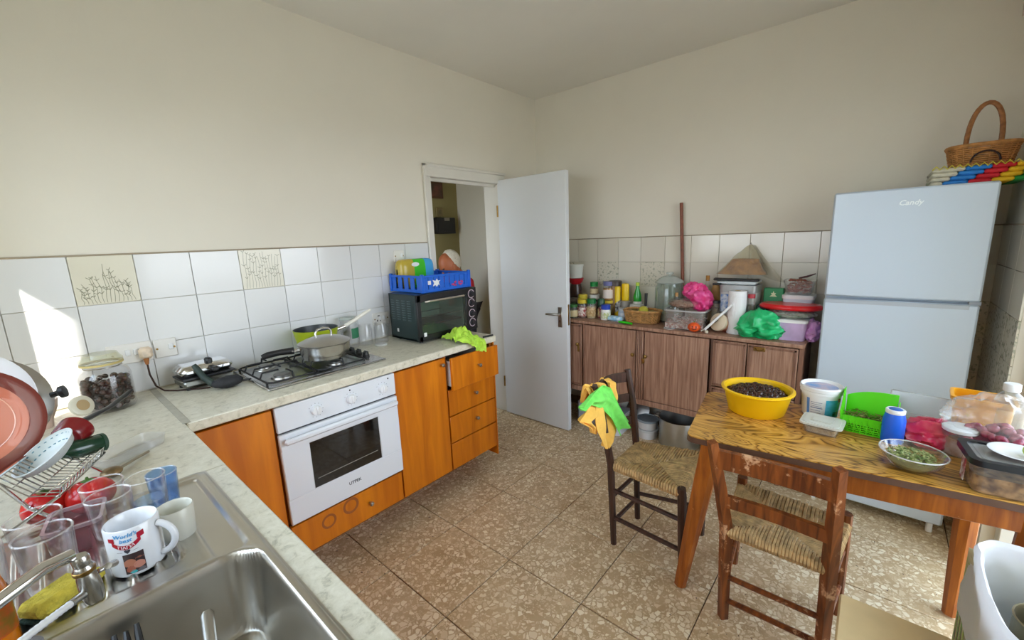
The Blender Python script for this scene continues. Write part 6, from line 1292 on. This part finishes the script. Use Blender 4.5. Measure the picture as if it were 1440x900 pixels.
# person stooping in the hall: one skinned body with clothes, head, hair
def skinned(name, verts, edges, radii, m, parent, sub=2, root=0):
    me = bpy.data.meshes.new(name); me.from_pydata(verts, edges, []); o = bpy.data.objects.new(name, me); COL.objects.link(o)
    md = o.modifiers.new('s', 'SKIN'); md.use_smooth_shade = True
    for i, r in enumerate(radii):
        me.skin_vertices[0].data[i].radius = (r, r) if not isinstance(r, tuple) else r
    me.skin_vertices[0].data[root].use_root = True
    sd = o.modifiers.new('d', 'SUBSURF'); sd.levels = sub; sd.render_levels = sub
    me2 = bpy.data.meshes.new_from_object(o.evaluated_get(bpy.context.evaluated_depsgraph_get())); bpy.data.objects.remove(o)
    me2.materials.clear(); me2.materials.append(m); me2.polygons.foreach_set('use_smooth', [True] * len(me2.polygons))
    if parent is not None: me2.transform(WM[parent.name].inverted())
    r = bpy.data.objects.new(name, me2); COL.objects.link(r); r.parent = parent; WM[r.name] = WM[parent.name]; return r
HX, HY, HZ = -.70, .455, 1.315
pe = thing('person', 'white-haired person in red stooping in the hall beyond the doorway', 'person', (-.50, .62, 0))
SKIN = mat('a9603c', .5, name='skin', var=.06, vs=20); REDK = mat('a81c26', .85, name='red_knit', bmp=.2, bs=150); TRO = mat('3a3a44', .85, name='dark_trousers')
bv = [(-.46, .62, .86), (-.50, .60, 1.0), (-.57, .56, 1.13), (-.62, .52, 1.19), (-.655, .495, 1.235), (-.685, .47, 1.275),
      (-.42, .54, .82), (-.50, .50, .46), (-.45, .54, .08), (-.53, .49, .03), (-.44, .71, .82), (-.49, .72, .46), (-.42, .74, .08), (-.50, .71, .03),
      (-.56, .37, 1.14), (-.60, .30, .93), (-.72, .28, .84), (-.54, .70, 1.14), (-.58, .79, .93), (-.70, .78, .84)]
be = [(0, 1), (1, 2), (2, 3), (3, 4), (4, 5), (0, 6), (6, 7), (7, 8), (8, 9), (0, 10), (10, 11), (11, 12), (12, 13), (3, 14), (14, 15), (15, 16), (3, 17), (17, 18), (18, 19)]
br = [.13, .135, .14, .11, .055, .05, .085, .06, .045, .035, .085, .06, .045, .035, .06, .042, .03, .06, .042, .03]
skinned('body', bv, be, br, REDK, pe)
skinned('trousers', [bv[i] for i in (0, 6, 7, 8, 10, 11, 12)], [(0, 1), (1, 2), (2, 3), (0, 4), (4, 5), (5, 6)], [.145, .098, .074, .06, .098, .074, .06], TRO, pe)
face = Vector((-.83, .12, -.45)).normalized()
Mh = Matrix.Translation((HX, HY, HZ)) @ face.to_track_quat('X', 'Z').to_matrix().to_4x4() @ Matrix.Rotation(0, 4, 'X')
def headfn(v):
    f = 1.0
    if v.x > .3 and v.z < -.2: f *= .96
    return f * (1 + (.05 if v.z < -.5 and v.x > .2 else 0))
m = MB(); m.m = Mh; m.ell((0, 0, 0), (.094, .076, .115), 28, 20, headfn); m.ell((.09, 0, -.02), (.02, .013, .022), 12, 8); m.ell((.086, 0, -.07), (.012, .026, .008), 12, 8)
for s_ in (-1, 1): m.ell((0, .076 * s_, -.015), (.02, .009, .032), 12, 8)
m.cyl((-.02, 0, -.08), (-.05, 0, -.16), .05, .055, 14)
head = obj('head', m, SKIN, pe)
m = MB(); m.m = Mh
for s_ in (-1, 1): m.ell((.083, .03 * s_, .012), (.009, .013, .007), 12, 8)
obj('eyes', m, mat('2a1c16', .3, name='eye_dark'), head)
m = MB(); m.m = Mh; rng = random.Random(1)
m.ell((-.046, 0, .022), (.076, .082, .102), 28, 18, lambda v: 1.0 + .07 * nz(v * 5))
obj('hair', m, mat('cdc6b4', .8, name='white_hair', var=.08, vs=60, bmp=.5, bs=90), head)
for s_, idx in ((-1, 16), (1, 19)):
    w0 = Vector(bv[idx]); vv = [w0, w0 + Vector((-.05, 0, -.03))]; ee = [(0, 1)]; rr = [.028, .03]
    for q, (l, dy) in enumerate(((.065, -.03), (.075, -.01), (.07, .01), (.055, .03))):
        b0 = len(vv); vv += [vv[1] + Vector((-.02, dy, -.015)), vv[1] + Vector((-.02 - l * .55, dy * 1.1, -.03)), vv[1] + Vector((-.02 - l * .85, dy * 1.1, -.055))]; ee += [(1, b0), (b0, b0 + 1), (b0 + 1, b0 + 2)]; rr += [.012, .0095, .008]
    b0 = len(vv); vv += [w0 + Vector((-.03, .04 * -s_, -.03)), w0 + Vector((-.06, .055 * -s_, -.05))]; ee += [(0, b0), (b0, b0 + 1)]; rr += [.012, .009]
    skinned('hand', [tuple(v) for v in vv], ee, rr, SKIN, pe, 1)
for s_, idx in ((0, 9), (1, 13)):
    p = Vector(bv[idx]); obj('shoe', MB().ell((p.x - .02, p.y - .01, .04), (.12, .045, .04), 18, 10), mat('2a2522', .6, name='shoe_dark'), pe)
